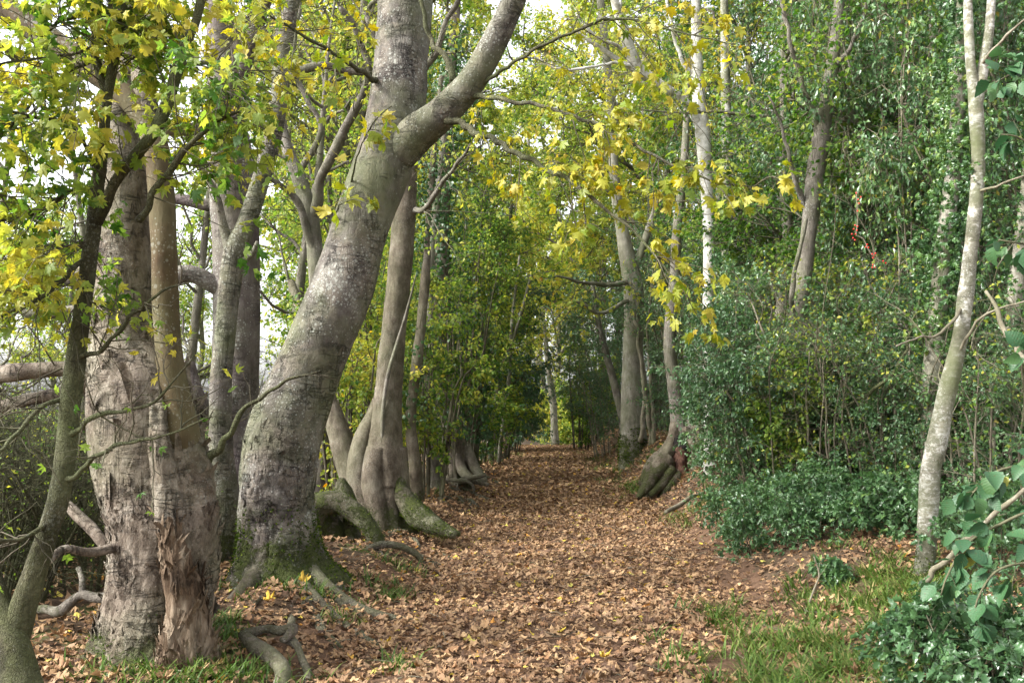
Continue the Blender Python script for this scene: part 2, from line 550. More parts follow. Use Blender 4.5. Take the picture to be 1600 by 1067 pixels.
def bark_mat(name, cols, scale=1., stretch=.35, crack=.5, crack_scale=14., lichen=0., moss=0., moss_top=.6, algae=0., bump=.6, rough=.85, birch=False, crease=0., patch=0., pcol=(.3, .2, .12), pz=.6):
    m, N, L, out = new_mat(name)
    tc = N.new("ShaderNodeTexCoord")
    ob = tc.outputs["Object"]
    st = mapping(N, L, ob, (1, 1, stretch))
    big = tex_noise(N, L, ob, 2.3 * scale, 3, .6)
    mid = tex_noise(N, L, st, 13 * scale, 6, .65, .4)
    fine = tex_noise(N, L, st, 70 * scale, 4, .7)
    f = mth(N, L, 'ADD', mth(N, L, 'MULTIPLY', big, .55), mth(N, L, 'MULTIPLY', mid, .45))
    r = ramp(N, [(.38, cols[0]), (.5, cols[1]), (.61, cols[2])])
    L.new(f, r.inputs[0])
    c = r.outputs[0]
    h = mth(N, L, 'ADD', mth(N, L, 'MULTIPLY', mid, .6), mth(N, L, 'MULTIPLY', fine, .35))
    c = mixc(N, L, .5, c, mixc(N, L, fine, (.3, .3, .3), (1.35, 1.35, 1.35)), 'MULTIPLY')
    if crack:
        vo = N.new("ShaderNodeTexVoronoi"); vo.feature = 'DISTANCE_TO_EDGE'; vo.inputs["Scale"].default_value = crack_scale
        wob = N.new("ShaderNodeVectorMath"); wob.operation = 'ADD'
        nn = N.new("ShaderNodeTexNoise"); nn.inputs["Scale"].default_value = 9 * scale; nn.inputs["Detail"].default_value = 3
        L.new(ob, nn.inputs["Vector"])
        wsc = N.new("ShaderNodeVectorMath"); wsc.operation = 'SCALE'; wsc.inputs["Scale"].default_value = .22
        L.new(nn.outputs["Color"], wsc.inputs[0]); L.new(st, wob.inputs[0]); L.new(wsc.outputs[0], wob.inputs[1])
        L.new(wob.outputs[0], vo.inputs["Vector"])
        e = mth(N, L, 'MULTIPLY', vo.outputs["Distance"], 9, clamp=True)
        msk = mth(N, L, 'MULTIPLY', mth(N, L, 'SUBTRACT', 1, e), crack)
        c = mixc(N, L, msk, c, tuple(x * .25 for x in cols[0]))
        h = mth(N, L, 'ADD', h, mth(N, L, 'MULTIPLY', e, crack * .7))
    if crease:
        for sc_, off in (((1.2, 1.2, 5.5), 2.6), ((5, 5, .8), 1.7)):
            cn = tex_noise(N, L, mapping(N, L, ob, sc_), off, 5, .6, .6)
            ck = mth(N, L, 'SUBTRACT', 1, mth(N, L, 'MULTIPLY', mth(N, L, 'ABSOLUTE', mth(N, L, 'SUBTRACT', cn, .5)), 34, clamp=True))
            cm = mth(N, L, 'MULTIPLY', mth(N, L, 'SUBTRACT', tex_noise(N, L, ob, 3.7, 3), .45, clamp=True), 7, clamp=True)
            ck = mth(N, L, 'MULTIPLY', mth(N, L, 'MULTIPLY', ck, cm), crease)
            c = mixc(N, L, ck, c, tuple(x * .3 for x in cols[0]))
            h = mth(N, L, 'SUBTRACT', h, mth(N, L, 'MULTIPLY', ck, .9))
    if patch:
        pv = N.new("ShaderNodeTexVoronoi"); pv.inputs["Scale"].default_value = 11
        pw = N.new("ShaderNodeVectorMath"); pw.operation = 'ADD'
        pn = N.new("ShaderNodeTexNoise"); pn.inputs["Scale"].default_value = 16; pn.inputs["Detail"].default_value = 5
        L.new(ob, pn.inputs["Vector"])
        ps = N.new("ShaderNodeVectorMath"); ps.operation = 'SCALE'; ps.inputs["Scale"].default_value = .16
        L.new(pn.outputs["Color"], ps.inputs[0]); L.new(mapping(N, L, ob, (1, 1, pz)), pw.inputs[0]); L.new(ps.outputs[0], pw.inputs[1])
        L.new(pw.outputs[0], pv.inputs["Vector"])
        px_ = N.new("ShaderNodeSeparateXYZ"); L.new(pv.outputs["Color"], px_.inputs[0])
        k1 = mth(N, L, 'MULTIPLY', mth(N, L, 'GREATER_THAN', px_.outputs[0], .74), patch)
        k2 = mth(N, L, 'MULTIPLY', mth(N, L, 'LESS_THAN', px_.outputs[0], .2), patch * .8)
        c = mixc(N, L, k1, c, mixc(N, L, fine, tuple(x * .75 for x in pcol), pcol))
        c = mixc(N, L, k2, c, tuple(x * .8 for x in cols[0]))
        h = mth(N, L, 'ADD', h, mth(N, L, 'MULTIPLY', px_.outputs[0], .45))
    if birch:
        hz = mapping(N, L, ob, (3.0, 3.0, 34))
        b1 = tex_noise(N, L, hz, 2.2, 3, .6)
        k = mth(N, L, 'MULTIPLY', mth(N, L, 'SUBTRACT', b1, .59, clamp=True), 9, clamp=True)
        c = mixc(N, L, mth(N, L, 'MULTIPLY', k, .7), c, (.07, .055, .045))
        b2 = tex_noise(N, L, ob, 5.0, 4, .65)
        k2 = mth(N, L, 'MULTIPLY', mth(N, L, 'SUBTRACT', b2, .53, clamp=True), 7, clamp=True)
        c = mixc(N, L, mth(N, L, 'MULTIPLY', k2, .75), c, (.17, .15, .09))
    if lichen:
        vl = N.new("ShaderNodeTexVoronoi"); vl.inputs["Scale"].default_value = 26 * scale; L.new(ob, vl.inputs["Vector"])
        vr = N.new("ShaderNodeTexVoronoi"); vr.inputs["Scale"].default_value = 60 * scale; L.new(ob, vr.inputs["Vector"])
        msk = mth(N, L, 'MULTIPLY', mth(N, L, 'SUBTRACT', tex_noise(N, L, ob, 2.4, 4), .28, clamp=True), 1.9)
        a = mth(N, L, 'MULTIPLY', mth(N, L, 'SUBTRACT', mth(N, L, 'MULTIPLY', msk, .52), vl.outputs["Distance"], clamp=True), 14, clamp=True)
        b = mth(N, L, 'MULTIPLY', mth(N, L, 'SUBTRACT', mth(N, L, 'MULTIPLY', msk, .5), vr.outputs["Distance"], clamp=True), 12, clamp=True)
        c = mixc(N, L, mth(N, L, 'MULTIPLY', mth(N, L, 'MAXIMUM', a, b), lichen), c, (.5, .52, .47))
    if algae:
        an = tex_noise(N, L, ob, 1.7, 4, .6)
        c = mixc(N, L, mth(N, L, 'MULTIPLY', mth(N, L, 'MULTIPLY', mth(N, L, 'SUBTRACT', an, .42, clamp=True), 5, clamp=True), algae), c, (.10, .115, .05))
    if moss:
        sx = N.new("ShaderNodeSeparateXYZ"); L.new(ob, sx.inputs[0])
        g = N.new("ShaderNodeNewGeometry"); gx = N.new("ShaderNodeSeparateXYZ"); L.new(g.outputs["Normal"], gx.inputs[0])
        mn = tex_noise(N, L, ob, 6, 5, .65)
        z = mth(N, L, 'DIVIDE', mth(N, L, 'SUBTRACT', moss_top, sx.outputs[2]), moss_top)
        z = mth(N, L, 'MINIMUM', z, .45)
        mf = tex_noise(N, L, ob, 38, 4, .7)
        q = mth(N, L, 'ADD', mth(N, L, 'ADD', z, mth(N, L, 'MULTIPLY', mth(N, L, 'SUBTRACT', mn, .5), 4.2)), mth(N, L, 'MULTIPLY', gx.outputs[2], .35))
        q = mth(N, L, 'ADD', q, mth(N, L, 'MULTIPLY', mth(N, L, 'SUBTRACT', mf, .5), 2.4))
        q = mth(N, L, 'MULTIPLY', mth(N, L, 'MULTIPLY', mth(N, L, 'SUBTRACT', q, .25, clamp=True), 2.2, clamp=True), moss)
        c = mixc(N, L, q, c, mixc(N, L, mf, (.006, .01, .002), (.085, .105, .02)))
        h = mth(N, L, 'ADD', h, mth(N, L, 'MULTIPLY', mth(N, L, 'MULTIPLY', q, mf), 1.6))
    p = N.new("ShaderNodeBsdfPrincipled")
    L.new(c, p.inputs["Base Color"]); p.inputs["Roughness"].default_value = rough
    p.inputs["Specular IOR Level"].default_value = .2
    bp = N.new("ShaderNodeBump"); bp.inputs["Strength"].default_value = bump; bp.inputs["Distance"].default_value = .025
    L.new(h, bp.inputs["Height"]); L.new(bp.outputs[0], p.inputs["Normal"])
    L.new(p.outputs[0], out.inputs["Surface"])
    return m

def soil_mat(name, cols, green=None, gscale=1.2, gth=.55):
    m, N, L, out = new_mat(name)
    tc = N.new("ShaderNodeTexCoord"); ob = tc.outputs["Object"]
    a = tex_noise(N, L, ob, 9, 6, .7); b = tex_noise(N, L, ob, 55, 4, .7)
    vo = N.new("ShaderNodeTexVoronoi"); vo.inputs["Scale"].default_value = 14; L.new(ob, vo.inputs["Vector"])
    r = ramp(N, [(.3, cols[0]), (.5, cols[1]), (.72, cols[2])])
    f = mth(N, L, 'ADD', mth(N, L, 'MULTIPLY', a, .6), mth(N, L, 'MULTIPLY', b, .4)); L.new(f, r.inputs[0])
    c = r.outputs[0]
    if green:
        g = tex_noise(N, L, ob, gscale, 5, .6)
        k = mth(N, L, 'MULTIPLY', mth(N, L, 'SUBTRACT', g, gth, clamp=True), 9, clamp=True)
        c = mixc(N, L, k, c, mixc(N, L, b, tuple(x * .5 for x in green), tuple(x * 1.4 for x in green)))
    p = N.new("ShaderNodeBsdfPrincipled"); L.new(c, p.inputs["Base Color"]); p.inputs["Roughness"].default_value = .95
    p.inputs["Specular IOR Level"].default_value = .1
    bp = N.new("ShaderNodeBump"); bp.inputs["Strength"].default_value = .8; bp.inputs["Distance"].default_value = .03
    L.new(mth(N, L, 'ADD', f, mth(N, L, 'MULTIPLY', vo.outputs["Distance"], .5)), bp.inputs["Height"]); L.new(bp.outputs[0], p.inputs["Normal"])
    L.new(p.outputs[0], out.inputs["Surface"])
    return m

M_LEAF = leaf_mat("autumn_leaf", [(0, (.025, .07, .012)), (.28, (.06, .14, .02)), (.48, (.18, .26, .045)), (.68, (.38, .39, .065)), (.88, (.52, .42, .07)), (1, (.36, .16, .03))], .5, .52, .3)
M_SYC = leaf_mat("sycamore_leaf", [(0, (.05, .11, .018)), (.33, (.17, .24, .025)), (.58, (.32, .31, .035)), (.85, (.47, .37, .045)), (1, (.4, .2, .03))], .45, .45, .35, speck=22)
M_HOLLY = leaf_mat("holly_leaf", [(0, (.028, .066, .026)), (.45, (.06, .13, .048)), (.75, (.095, .18, .055)), (.93, (.17, .24, .045)), (1, (.32, .26, .05))], .32, .28, .55)
M_IVY = leaf_mat("ivy_leaf", [(0, (.016, .045, .014)), (.5, (.035, .09, .024)), (.85, (.08, .16, .03)), (1, (.2, .25, .04))], .35, .2, .5)
M_BRAMBLE = leaf_mat("bramble_leaf", [(0, (.02, .065, .028)), (.5, (.04, .105, .04)), (.85, (.1, .19, .05)), (.93, (.3, .33, .08)), (1, (.5, .38, .06))], .5, .25, .4, speck=9, vein=.12)
M_DEAD = leaf_mat("dead_leaf", [(0, (.05, .03, .022)), (.17, (.12, .072, .047)), (.34, (.26, .145, .075)), (.5, (.25, .165, .1)), (.66, (.37, .232, .122)), (.85, (.5, .345, .19)), (.91, (.45, .2, .05)), (.95, (.55, .4, .06)), (1, (.5, .46, .12))], .75, .12, .2)
M_GRASS = leaf_mat("grass_blade", [(0, (.035, .075, .012)), (.5, (.075, .14, .022)), (.8, (.14, .19, .04)), (1, (.36, .28, .13))], .5, .3, .3)
M_MOSS = leaf_mat("moss_tuft", [(0, (.018, .036, .005)), (.6, (.055, .092, .012)), (1, (.12, .16, .02))], .9, .2, .1)
M_BERRY = leaf_mat("red_berry", [(0, (.5, .012, .012)), (1, (.75, .04, .02))], .25, 0, .6)

B_SYC = bark_mat("grey_sycamore_bark", [(.06, .049, .043), (.135, .119, .104), (.215, .2, .172)], 1, .6, .10, 12, .4, .9, .42, .6, .9, crease=.75, patch=.4, pcol=(.2, .165, .13))
B_SYC2 = bark_mat("purple_grey_bark", [(.075, .055, .055), (.13, .105, .1), (.2, .175, .16)], 1, .5, .08, 12, .4, .3, .3, .3, .7, crease=.6)
B_OLD = bark_mat("pale_flaking_bark", [(.075, .055, .04), (.175, .14, .108), (.35, .305, .25)], 1.5, .55, .10, 24, .12, .75, .16, .35, 1.0, crease=.8, patch=.35, pcol=(.36, .3, .24), pz=.3)
B_BROWN = bark_mat("smooth_brown_bark", [(.035, .021, .011), (.075, .047, .024), (.12, .09, .052)], .8, .35, .05, 12, .2, 0, .5, .35, .5)
B_ROT = bark_mat("rotten_wood", [(.032, .021, .013), (.12, .08, .05), (.27, .215, .155)], 1.4, .2, .0, 16, .0, 0, .5, .0, 1.0)
B_REDROT = bark_mat("red_rotten_wood", [(.03, .013, .009), (.085, .042, .028), (.16, .095, .07)], 2, .5, .0, 18, 0, 0, .5, 0, 1.0)
B_MOSSY = bark_mat("mossy_dark_bark", [(.03, .026, .015), (.065, .06, .032), (.12, .11, .065)], 1.6, .4, .3, 30, .12, .25, 1.2, .7, .9)
B_FURROW = bark_mat("furrowed_bark", [(.075, .058, .04), (.155, .127, .092), (.25, .215, .165)], 1.6, .4, .35, 34, .15, .8, .32, .35, 1.0)
B_ROOT = bark_mat("root_bark", [(.075, .06, .045), (.14, .115, .09), (.22, .19, .155)], 1.6, 1, .1, 20, .2, .35, .15, .4, .9)
B_MROOT = bark_mat("mossy_root_bark", [(.05, .04, .025), (.1, .085, .06), (.17, .15, .11)], 1.6, 1, .1, 20, .15, .85, .7, .5, 1.0)
B_BIRCH = bark_mat("birch_bark", [(.09, .088, .055), (.2, .19, .145), (.62, .61, .57)], 2.2, 1.3, 0, 9, .5, .6, .25, .75, .6, birch=True)
B_WBIRCH = bark_mat("white_birch_bark", [(.36, .34, .3), (.56, .54, .5), (.78, .76, .73)], 1, 1.3, 0, 9, 0, .2, .3, .4, .4, birch=True)
B_GREY = bark_mat("grey_brown_bark", [(.08, .068, .055), (.15, .132, .11), (.24, .215, .18)], 1.4, .4, .2, 24, .25, .5, .4, .5, .9)
B_PALE = bark_mat("pale_grey_bark", [(.115, .105, .078), (.2, .185, .145), (.31, .29, .24)], 1.2, .4, .05, 20, .2, .9, .75, .5, .7)
B_TWIG = bark_mat("twig_bark", [(.04, .034, .024), (.085, .072, .05), (.15, .13, .095)], 2, .5, 0, 9, 0, 0, .4, .4, .2)
B_TWIGP = bark_mat("pale_twig_bark", [(.11, .095, .068), (.19, .165, .12), (.28, .25, .195)], 2, .5, 0, 9, 0, 0, .4, .4, .2)
G_SOIL = soil_mat("woodland_soil", [(.035, .024, .016), (.085, .057, .037), (.16, .11, .072)], (.06, .09, .018), 1.1, .56)
G_PATH = soil_mat("trodden_earth", [(.05, .03, .02), (.11, .066, .042), (.2, .125, .08)])
G_FIELD = soil_mat("field_grass", [(.05, .1, .018), (.1, .17, .03), (.16, .24, .05)])

# ------------------------------------------------------------------ the setting: ground, path, field
def grid_sheet(name, xs, ys, zf, mat):
    X, Y = np.meshgrid(xs, ys)
    Z = zf(X, Y)
    V = np.stack([X, Y, Z], -1).reshape(-1, 3)
    idx = np.arange(len(xs) * len(ys)).reshape(len(ys), len(xs))
    F = np.stack([idx[:-1, :-1], idx[:-1, 1:], idx[1:, 1:], idx[1:, :-1]], -1).reshape(-1, 4)
    o = link(name, make_mesh(name, V, F, mat))
    o['kind'] = 'structure'
    return o

xs = np.concatenate([-np.geomspace(600, 9, 26), np.arange(-8.5, 9.6, .15), np.geomspace(10, 600, 26)])
ys = np.concatenate([[-60, -30, -12, -5, -2], np.arange(0, 24, .15), np.arange(24, 60, .4), np.geomspace(61, 900, 26)])
grid_sheet("ground", xs, ys, ground, G_SOIL)
ds = np.linspace(-1.75, 1.75, 40)
py_ = np.concatenate([np.arange(-3, 24, .1), np.arange(24, 62, .3)])
DX, YY = np.meshgrid(ds, py_)
edge = 1 + .12 * noise(np.stack([np.sign(DX) * 5, YY * .8, YY * 0], -1), 8)
XX = path_x(YY) + DX * edge
ZZ = ground(XX, YY) + .004
idx = np.arange(XX.size).reshape(XX.shape)
path = link("path", make_mesh("path", np.stack([XX, YY, ZZ], -1), np.stack([idx[:-1, :-1], idx[:-1, 1:], idx[1:, 1:], idx[1:, :-1]], -1).reshape(-1, 4), G_PATH))
path['kind'] = 'structure'
path['label'] = "straight woodland path carpeted in brown fallen leaves"
grid_sheet("field", np.concatenate([-np.geomspace(550, 12, 30), np.linspace(-11.5, -8.2, 12)]), np.concatenate([np.arange(-2, 40, .7), np.geomspace(41, 850, 24)]), lambda x, y: ground(x, y) + .006, G_FIELD)

# ------------------------------------------------------------------ fallen leaves, grass
def scatter(n, y0, y1, d0, d1, seed=0):
    y = rng.uniform(y0, y1, n); d = rng.uniform(d0, d1, n)
    x = path_x(y) + d
    return x, y, d

def litter(n, y0, y1, d0, d1, size, tpls, dens=None, lift=.045, bright=0.):
    x, y, d = scatter(n, y0, y1, d0, d1)
    if dens is not None:
        k = rng.uniform(0, 1, n) < dens(x, y, d)
        x, y, d = x[k], y[k], d[k]
    n = len(x)
    z = ground(x, y) + rng.uniform(.006, lift, n)
    a = rng.uniform(0, 2 * np.pi, n)
    ax = np.stack([np.cos(a), np.sin(a), rng.normal(size=n) * .13], 1)
    nm = nrm(np.stack([rng.normal(size=n) * .28, rng.normal(size=n) * .28, np.ones(n)], 1))
    nm = np.where(rng.uniform(size=(n, 1)) < .45, -nm, nm)
    sz = rng.uniform(size[0], size[1], n) * (1 + .3 * rng.normal(size=n)).clip(.5, 1.6)
    t = np.clip(rng.beta(2.6, 2.2, n) * .86 + bright, 0, .87)
    sp = rng.uniform(size=n)
    t = np.where(sp > .973, rng.uniform(.9, 1, n), t)
    return np.stack([x, y, z], 1), ax, nm, sz, t

def bank_dens(x, y, d):
    g = fbm(np.stack([x, y, x * 0], -1) * .9, 3, 21)
    return np.where(np.abs(d) < 1.45, 1, np.clip(.8 + 1.1 * g, .42, .95) * np.where(d < -3.2, .55, 1))
def mud_dens(x, y, d):
    px, py, _ = proj(np.stack([x, y, ground(x, y)], -1))
    m = np.exp(-(((px - 1165) / 75) ** 2 + ((py - 1035) / 40) ** 2))
    return bank_dens(x, y, d) * (1 - 1.1 * m)

A = [litter(36000, 3.6, 9.5, -3.4, 4.2, (.03, .07), DEAD_HI, mud_dens)]
one = [np.concatenate([a[k] for a in A]) for k in range(5)]
big = biggest(one[0], one[3], 300)
leaf_parts("fallen_leaf", path, DEAD_HI, M_DEAD, *[a[big] for a in one], variants=24)
V1 = leaf_cloud(DEAD_LO + DEAD_LO[:2] + DEAD[:1], *[a[~big] for a in one])
V2 = leaf_cloud(DEAD_LO, *litter(17500, 9.5, 13.5, -3.6, 4.2, (.038, .075), DEAD, bank_dens))
V6 = leaf_cloud(DEAD_FAR, *litter(18500, 13.5, 18, -3.6, 4.2, (.038, .075), DEAD, bank_dens))
V3 = leaf_cloud(DEAD_FAR, *litter(28000, 18, 42, -3.5, 4.2, (.055, .095), DEAD_LO, bank_dens, bright=.04))
V4 = leaf_cloud(DEAD_LO, *litter(5000, 3.5, 16, -8, -3.2, (.06, .12), DEAD_LO, bright=.06))
V5 = leaf_cloud(DEAD_FAR, *litter(9000, 4, 24, 4, 9, (.06, .11), DEAD_LO, bright=.04))
Vj, Fj = join([(a[0], a[1]) for a in (V1, V2, V3, V4, V5, V6)])
o = link("leaf_litter", make_mesh("leaf_litter", Vj, Fj, M_DEAD, np.concatenate([a[2] for a in (V1, V2, V3, V4, V5, V6)]), False))
o['kind'] = 'stuff'; o['category'] = 'fallen leaves'; o['label'] = "brown autumn leaf litter covering the path and its banks"

tx, ty, td = scatter(700, 4, 16, -3.2, 3.6)
tp_ = np.stack([tx, ty, ground(tx, ty) + .03], 1); ta = rng.uniform(0, 6.28, 700)
tl = rng.uniform(.06, .35, 700) * rng.uniform(.4, 1, 700)
td_ = np.stack([np.cos(ta), np.sin(ta), rng.normal(size=700) * .08], 1)
tpts = tp_[:, None] + td_[:, None] * (tl[:, None] * np.linspace(0, 1, 4)[None])[..., None] + np.cumsum(rng.normal(size=(700, 4, 3)), 1) * .008
Vj, Fj = twigs(tpts, rng.uniform(.002, .005, 700), .001, 4)
o = link("twig_litter", make_mesh("twig_litter", Vj, Fj, B_TWIGP)); o['kind'] = 'stuff'; o['category'] = 'twigs'; o['label'] = "small dead twigs strewn among the fallen leaves"

def tufts(centres, per, ln, spread):
    c = np.repeat(centres, per, 0); n = len(c)
    xy = c[:, :2] + rng.normal(size=(n, 2)) * spread
    z = ground(xy[:, 0], xy[:, 1]) - .01
    a = rng.uniform(0, 2 * np.pi, n)
    ax = nrm(np.stack([np.cos(a) * .45, np.sin(a) * .45, np.ones(n) * .8], 1))
    nm = np.stack([np.cos(a), np.sin(a), -np.ones(n) * .5], 1)
    return np.c_[xy, z], ax, nm, rng.uniform(ln[0], ln[1], n), np.clip(rng.beta(2.2, 2.2, n) + .12 * noise(np.c_[xy * 2, z * 0], 5), 0, 1)

def grass_patch(pxc, pyc, D, n, sx, sy):
    c = np.array([P(pxc, pyc, D)] * n)
    c[:, 0] += rng.normal(size=n) * sx; c[:, 1] += rng.normal(size=n) * sy
    return c
GP = [grass_patch(1330, 1000, 5.6, 110, .55, .6), grass_patch(1390, 900, 6.7, 80, .4, .5), grass_patch(1250, 1060, 5.2, 45, .25, .25),
      grass_patch(1480, 1040, 5.3, 60, .4, .4), grass_patch(1200, 960, 6.4, 14, .15, .4), grass_patch(1130, 930, 7.0, 4, .05, .1)]
GL = [grass_patch(330, 1040, 5.2, 46, .22, .2), grass_patch(340, 960, 5.9, 26, .2, .15), grass_patch(600, 935, 7.6, 12, .12, .25), grass_patch(625, 1040, 5.6, 4, .05, .06),
      grass_patch(190, 1050, 5.3, 12, .3, .1), grass_patch(620, 880, 8.6, 8, .12, .1), grass_patch(520, 930, 7.0, 9, .2, .3), grass_patch(430, 900, 7.0, 10, .25, .1)]
GR = [grass_patch(1020, 745, 17, 40, .35, 1.5), grass_patch(960, 715, 24, 50, .5, 3.5), grass_patch(740, 715, 24, 40, .4, 3), grass_patch(1100, 790, 12, 26, .25, .8), grass_patch(760, 700, 30, 50, .5, 4)]
gs = [leaf_cloud(GRASS, *tufts(np.vstack(GP), 26, (.06, .22), .045)), leaf_cloud(GRASS, *tufts(np.vstack(GL), 20, (.06, .2), .045)), leaf_cloud(GRASS, *tufts(np.vstack(GR), 22, (.1, .25), .1))]
Vj, Fj = join([(a[0], a[1]) for a in gs])
o = link("grass", make_mesh("grass", Vj, Fj, M_GRASS, np.concatenate([a[2] for a in gs]), False))
o['kind'] = 'stuff'; o['category'] = 'grass'; o['label'] = "tufts of green grass on the banks beside the path"

# ------------------------------------------------------------------ hand-placed trunks
def px_line(pts):
    """[(px, py, D, width in px)] -> points, radii"""
    p = np.array([P(a[0], a[1], a[2]) for a in pts])
    r = np.array([a[3] * .5 * a[2] / F_PX for a in pts])
    return p, r

def footed(pts, sink=.3, flare=1.15):
    """run a trunk down into the ground below its lowest point"""
    p, r = px_line(pts)
    g = float(ground(p[0, 0], p[0, 1]))
    q = p[0].copy(); q[2] = min(g, p[0, 2]) - sink
    return np.vstack([q, p]), np.concatenate([[r[0] * flare], r])

def rough_bark(amp, freq=6., flute=0., nfl=5, seed=0, stretch=.4, base=None):
    def f(p, th, s, R):
        q = p * np.array([1, 1, stretch])
        d = amp * fbm(q * freq, 3, seed)
        if flute:
            env = np.exp(-s / .5) if base is None else np.exp(-s / base)
            d = d + R * flute * env * (.65 * np.sin(nfl * th + 1.3 * noise(p * 1.5, seed + 5)) + .5 * noise(np.stack([np.cos(th) * 1.6, np.sin(th) * 1.6, s * 1.5], -1), seed + 9))
        return d
    return f

def plated(amp, u_sc, v_sc, s0, s1, under, seed=0):
    """bark that flakes off in plates between heights s0..s1, over the rough shape `under`"""
    def f(p, th, s, R):
        d = under(p, th, s, R)
        wob = .35 * noise(p * 9, seed + 2)
        idr, e = worley(th * R * u_sc + wob, s * v_sc + wob * .7, seed)
        env = sst(s0 - .25, s0 + .1, s) * sst(s1 + .5, s1 - .3, s + .5 * noise(p * 2.2, seed + 4))
        return d + env * amp * ((idr - .5) * .9 + np.clip(e * 5, 0, 1) * .7 - .5)
    return f

def moss_on(root, t, n, top, size=(.012, .03), cond=None):
    h = t['P'][:, 2] - float(root.location[2])
    w = np.clip(1 - h / top, 0, 1) * (noise(t['P'] * 5, 77) * .8 + .45).clip(0, 1)
    if cond is not None: w = w * cond(t['P'])
    if w.sum() <= 0: return
    k = rng.choice(len(w), n, p=w / w.sum())
    p = t['P'][k] + rng.normal(size=(n, 3)) * .008
    ax = nrm(t['N'][k] + rng.normal(size=(n, 3)) * .6); nm = rng.normal(size=(n, 3))
    V, F, T = leaf_cloud(FLAT, p, ax, nm, rng.uniform(size[0], size[1], n), rng.uniform(0, 1, n))
    part("moss", V, F, M_MOSS, root, T, False, 'stuff')

def flakes_on(root, t, n, h0, h1, size, mat, name="bark_flake", lift=.006, tilt=.22, thin=1.):
    h = t['P'][:, 2] - float(root.location[2])
    w = sst(h0 - .1, h0 + .1, h) * sst(h1 + .25, h1 - .15, h) * (noise(t['P'] * 4, 55) * .8 + .55).clip(0, 1)
    k = rng.choice(len(w), n, p=w / w.sum())
    nn = t['N'][k]; p = t['P'][k] + nn * lift * rng.uniform(-.3, 1, (n, 1))
    ax = np.array([0, 0, 1.]) + rng.normal(size=(n, 3)) * .25 + nn * rng.normal(size=(n, 1)) * tilt
    nm = nn + rng.normal(size=(n, 3)) * .18
    tp = []
    for q in range(5):
        r = np.random.default_rng(300 + q)
        o = np.array([(-.3, 0), (-.05, -.08), (.28, .05), (.36, .45), (.26, .85), (0, 1.0), (-.3, .9), (-.36, .4)]) * (1 + .22 * r.normal(size=(8, 2))) * np.array([thin, 1])
        tp.append(fan(o, lambda x, y: -.55 * x ** 2 + .12 * (y - .5) ** 2 * r.choice([-1, 1]) + .03 * r.normal(size=np.shape(x))))
    V, F, T = leaf_cloud(tp, p, ax, nm, rng.uniform(size[0], size[1], n) * (.6 + .8 * rng.uniform(size=n) ** 2), rng.uniform(0, 1, n))
    part(name, V, F, mat, root, T, False, 'stuff')

def root_line(pts, keep=2):
    """a root that sinks to lie half buried along the ground"""
    p, r = px_line(pts)
    for i in range(keep, len(p)):
        p[i, 2] = min(p[i, 2], float(ground(p[i, 0], p[i, 1])) + r[i] * .25)
    return p, r

def put_root(root, pts, mat, seg, disp, keep=2, label=None):
    p, r = root_line(pts, 0 if keep == 9 else keep)
    if keep == 9:
        p[0, 2] -= r[0] * 1.6; p[-1, 2] -= r[-1] * 1.5
        p[1:-1] += rng.normal(size=(len(p) - 2, 3)) * r[1:-1, None] * np.array([.9, .9, .25])
    t = tube(p, r, seg, .025, disp)
    part("root", t['V'], t['F'], mat, root, label=label)
    return t

KINKED = ('branch', 'root', 'stick', 'creeper')
def put_tube(name, root, line, mat, seg=12, step=.06, disp=None, foot=False, label=None):
    p, r = footed(line) if foot else px_line(line)
    if name in KINKED:
        A = crom(np.c_[p, r]); sl = np.concatenate([[0], np.cumsum(np.linalg.norm(np.diff(A[:, :3], axis=0), axis=1))])
        n = int(np.clip(sl[-1] / max(4.5 * r.mean(), .05), len(p), 40)); q = np.linspace(0, sl[-1], n)
        A = np.stack([np.interp(q, sl, A[:, k]) for k in range(4)], 1)
        A[1:, :3] += rng.normal(size=(n - 1, 3)) * np.minimum(A[1:, 3:] * .5, .016)
        A[1:-1, 3] *= 1 + rng.normal(size=n - 2) * .06
        p, r = A[:, :3], A[:, 3]
    t = tube(p, r, seg, step, disp)
    part(name, t['V'], t['F'], mat, root, label=label)
    return t

def K_lines(*lines, K=9):
    return np.stack([resample(px_line(l)[0], K) for l in lines])

def base_of(line):
    p, _ = px_line(line)
    return (p[0, 0], p[0, 1], float(ground(p[0, 0], p[0, 1])))

def twig_part(root, groups, mat, name="twigs"):
    Vs = [twigs(L, r0, r1, sd) for (L, r0, r1, sd) in groups]
    V, F = join(Vs)
    return part(name, V, F, mat, root, kind='stuff')

# ---- 1. the leaning sycamore
LS = [(440, 915, 7.5, 205), (438, 885, 7.5, 150), (436, 845, 7.5, 122), (433, 780, 7.5, 112), (440, 700, 7.5, 116), (465, 620, 7.5, 108), (497, 542, 7.5, 99), (538, 441, 7.5, 95), (567, 340, 7.5, 92), (602, 250, 7.55, 92), (618, 180, 7.6, 88), (626, 100, 7.6, 84), (632, 0, 7.7, 88), (640, -110, 7.8, 80), (655, -300, 8.0, 60), (660, -520, 8.2, 36)]
LIMB = [(610, 255, 7.5, 60), (645, 215, 7.45, 62), (690, 178, 7.3, 52), (735, 130, 7.2, 46), (775, 60, 7.1, 42), (803, 0, 7.0, 38), (840, -90, 6.9, 34), (880, -220, 6.8, 26)]
root = thing("leaning_sycamore", "big grey sycamore leaning right over the path, mossy at its foot", "tree", base_of(LS))
LEAN = root
p, r = footed(LS)
lean_t = tube(p, r, 140, .028, plated(.022, 11, 8, .3, 1.25, rough_bark(.03, 4, .34, 5, 3, base=.32), 5))
part("trunk", lean_t['V'], lean_t['F'], B_SYC, root)
put_tube("limb", root, LIMB, B_SYC, 40, .03, rough_bark(.006, 7, seed=4))
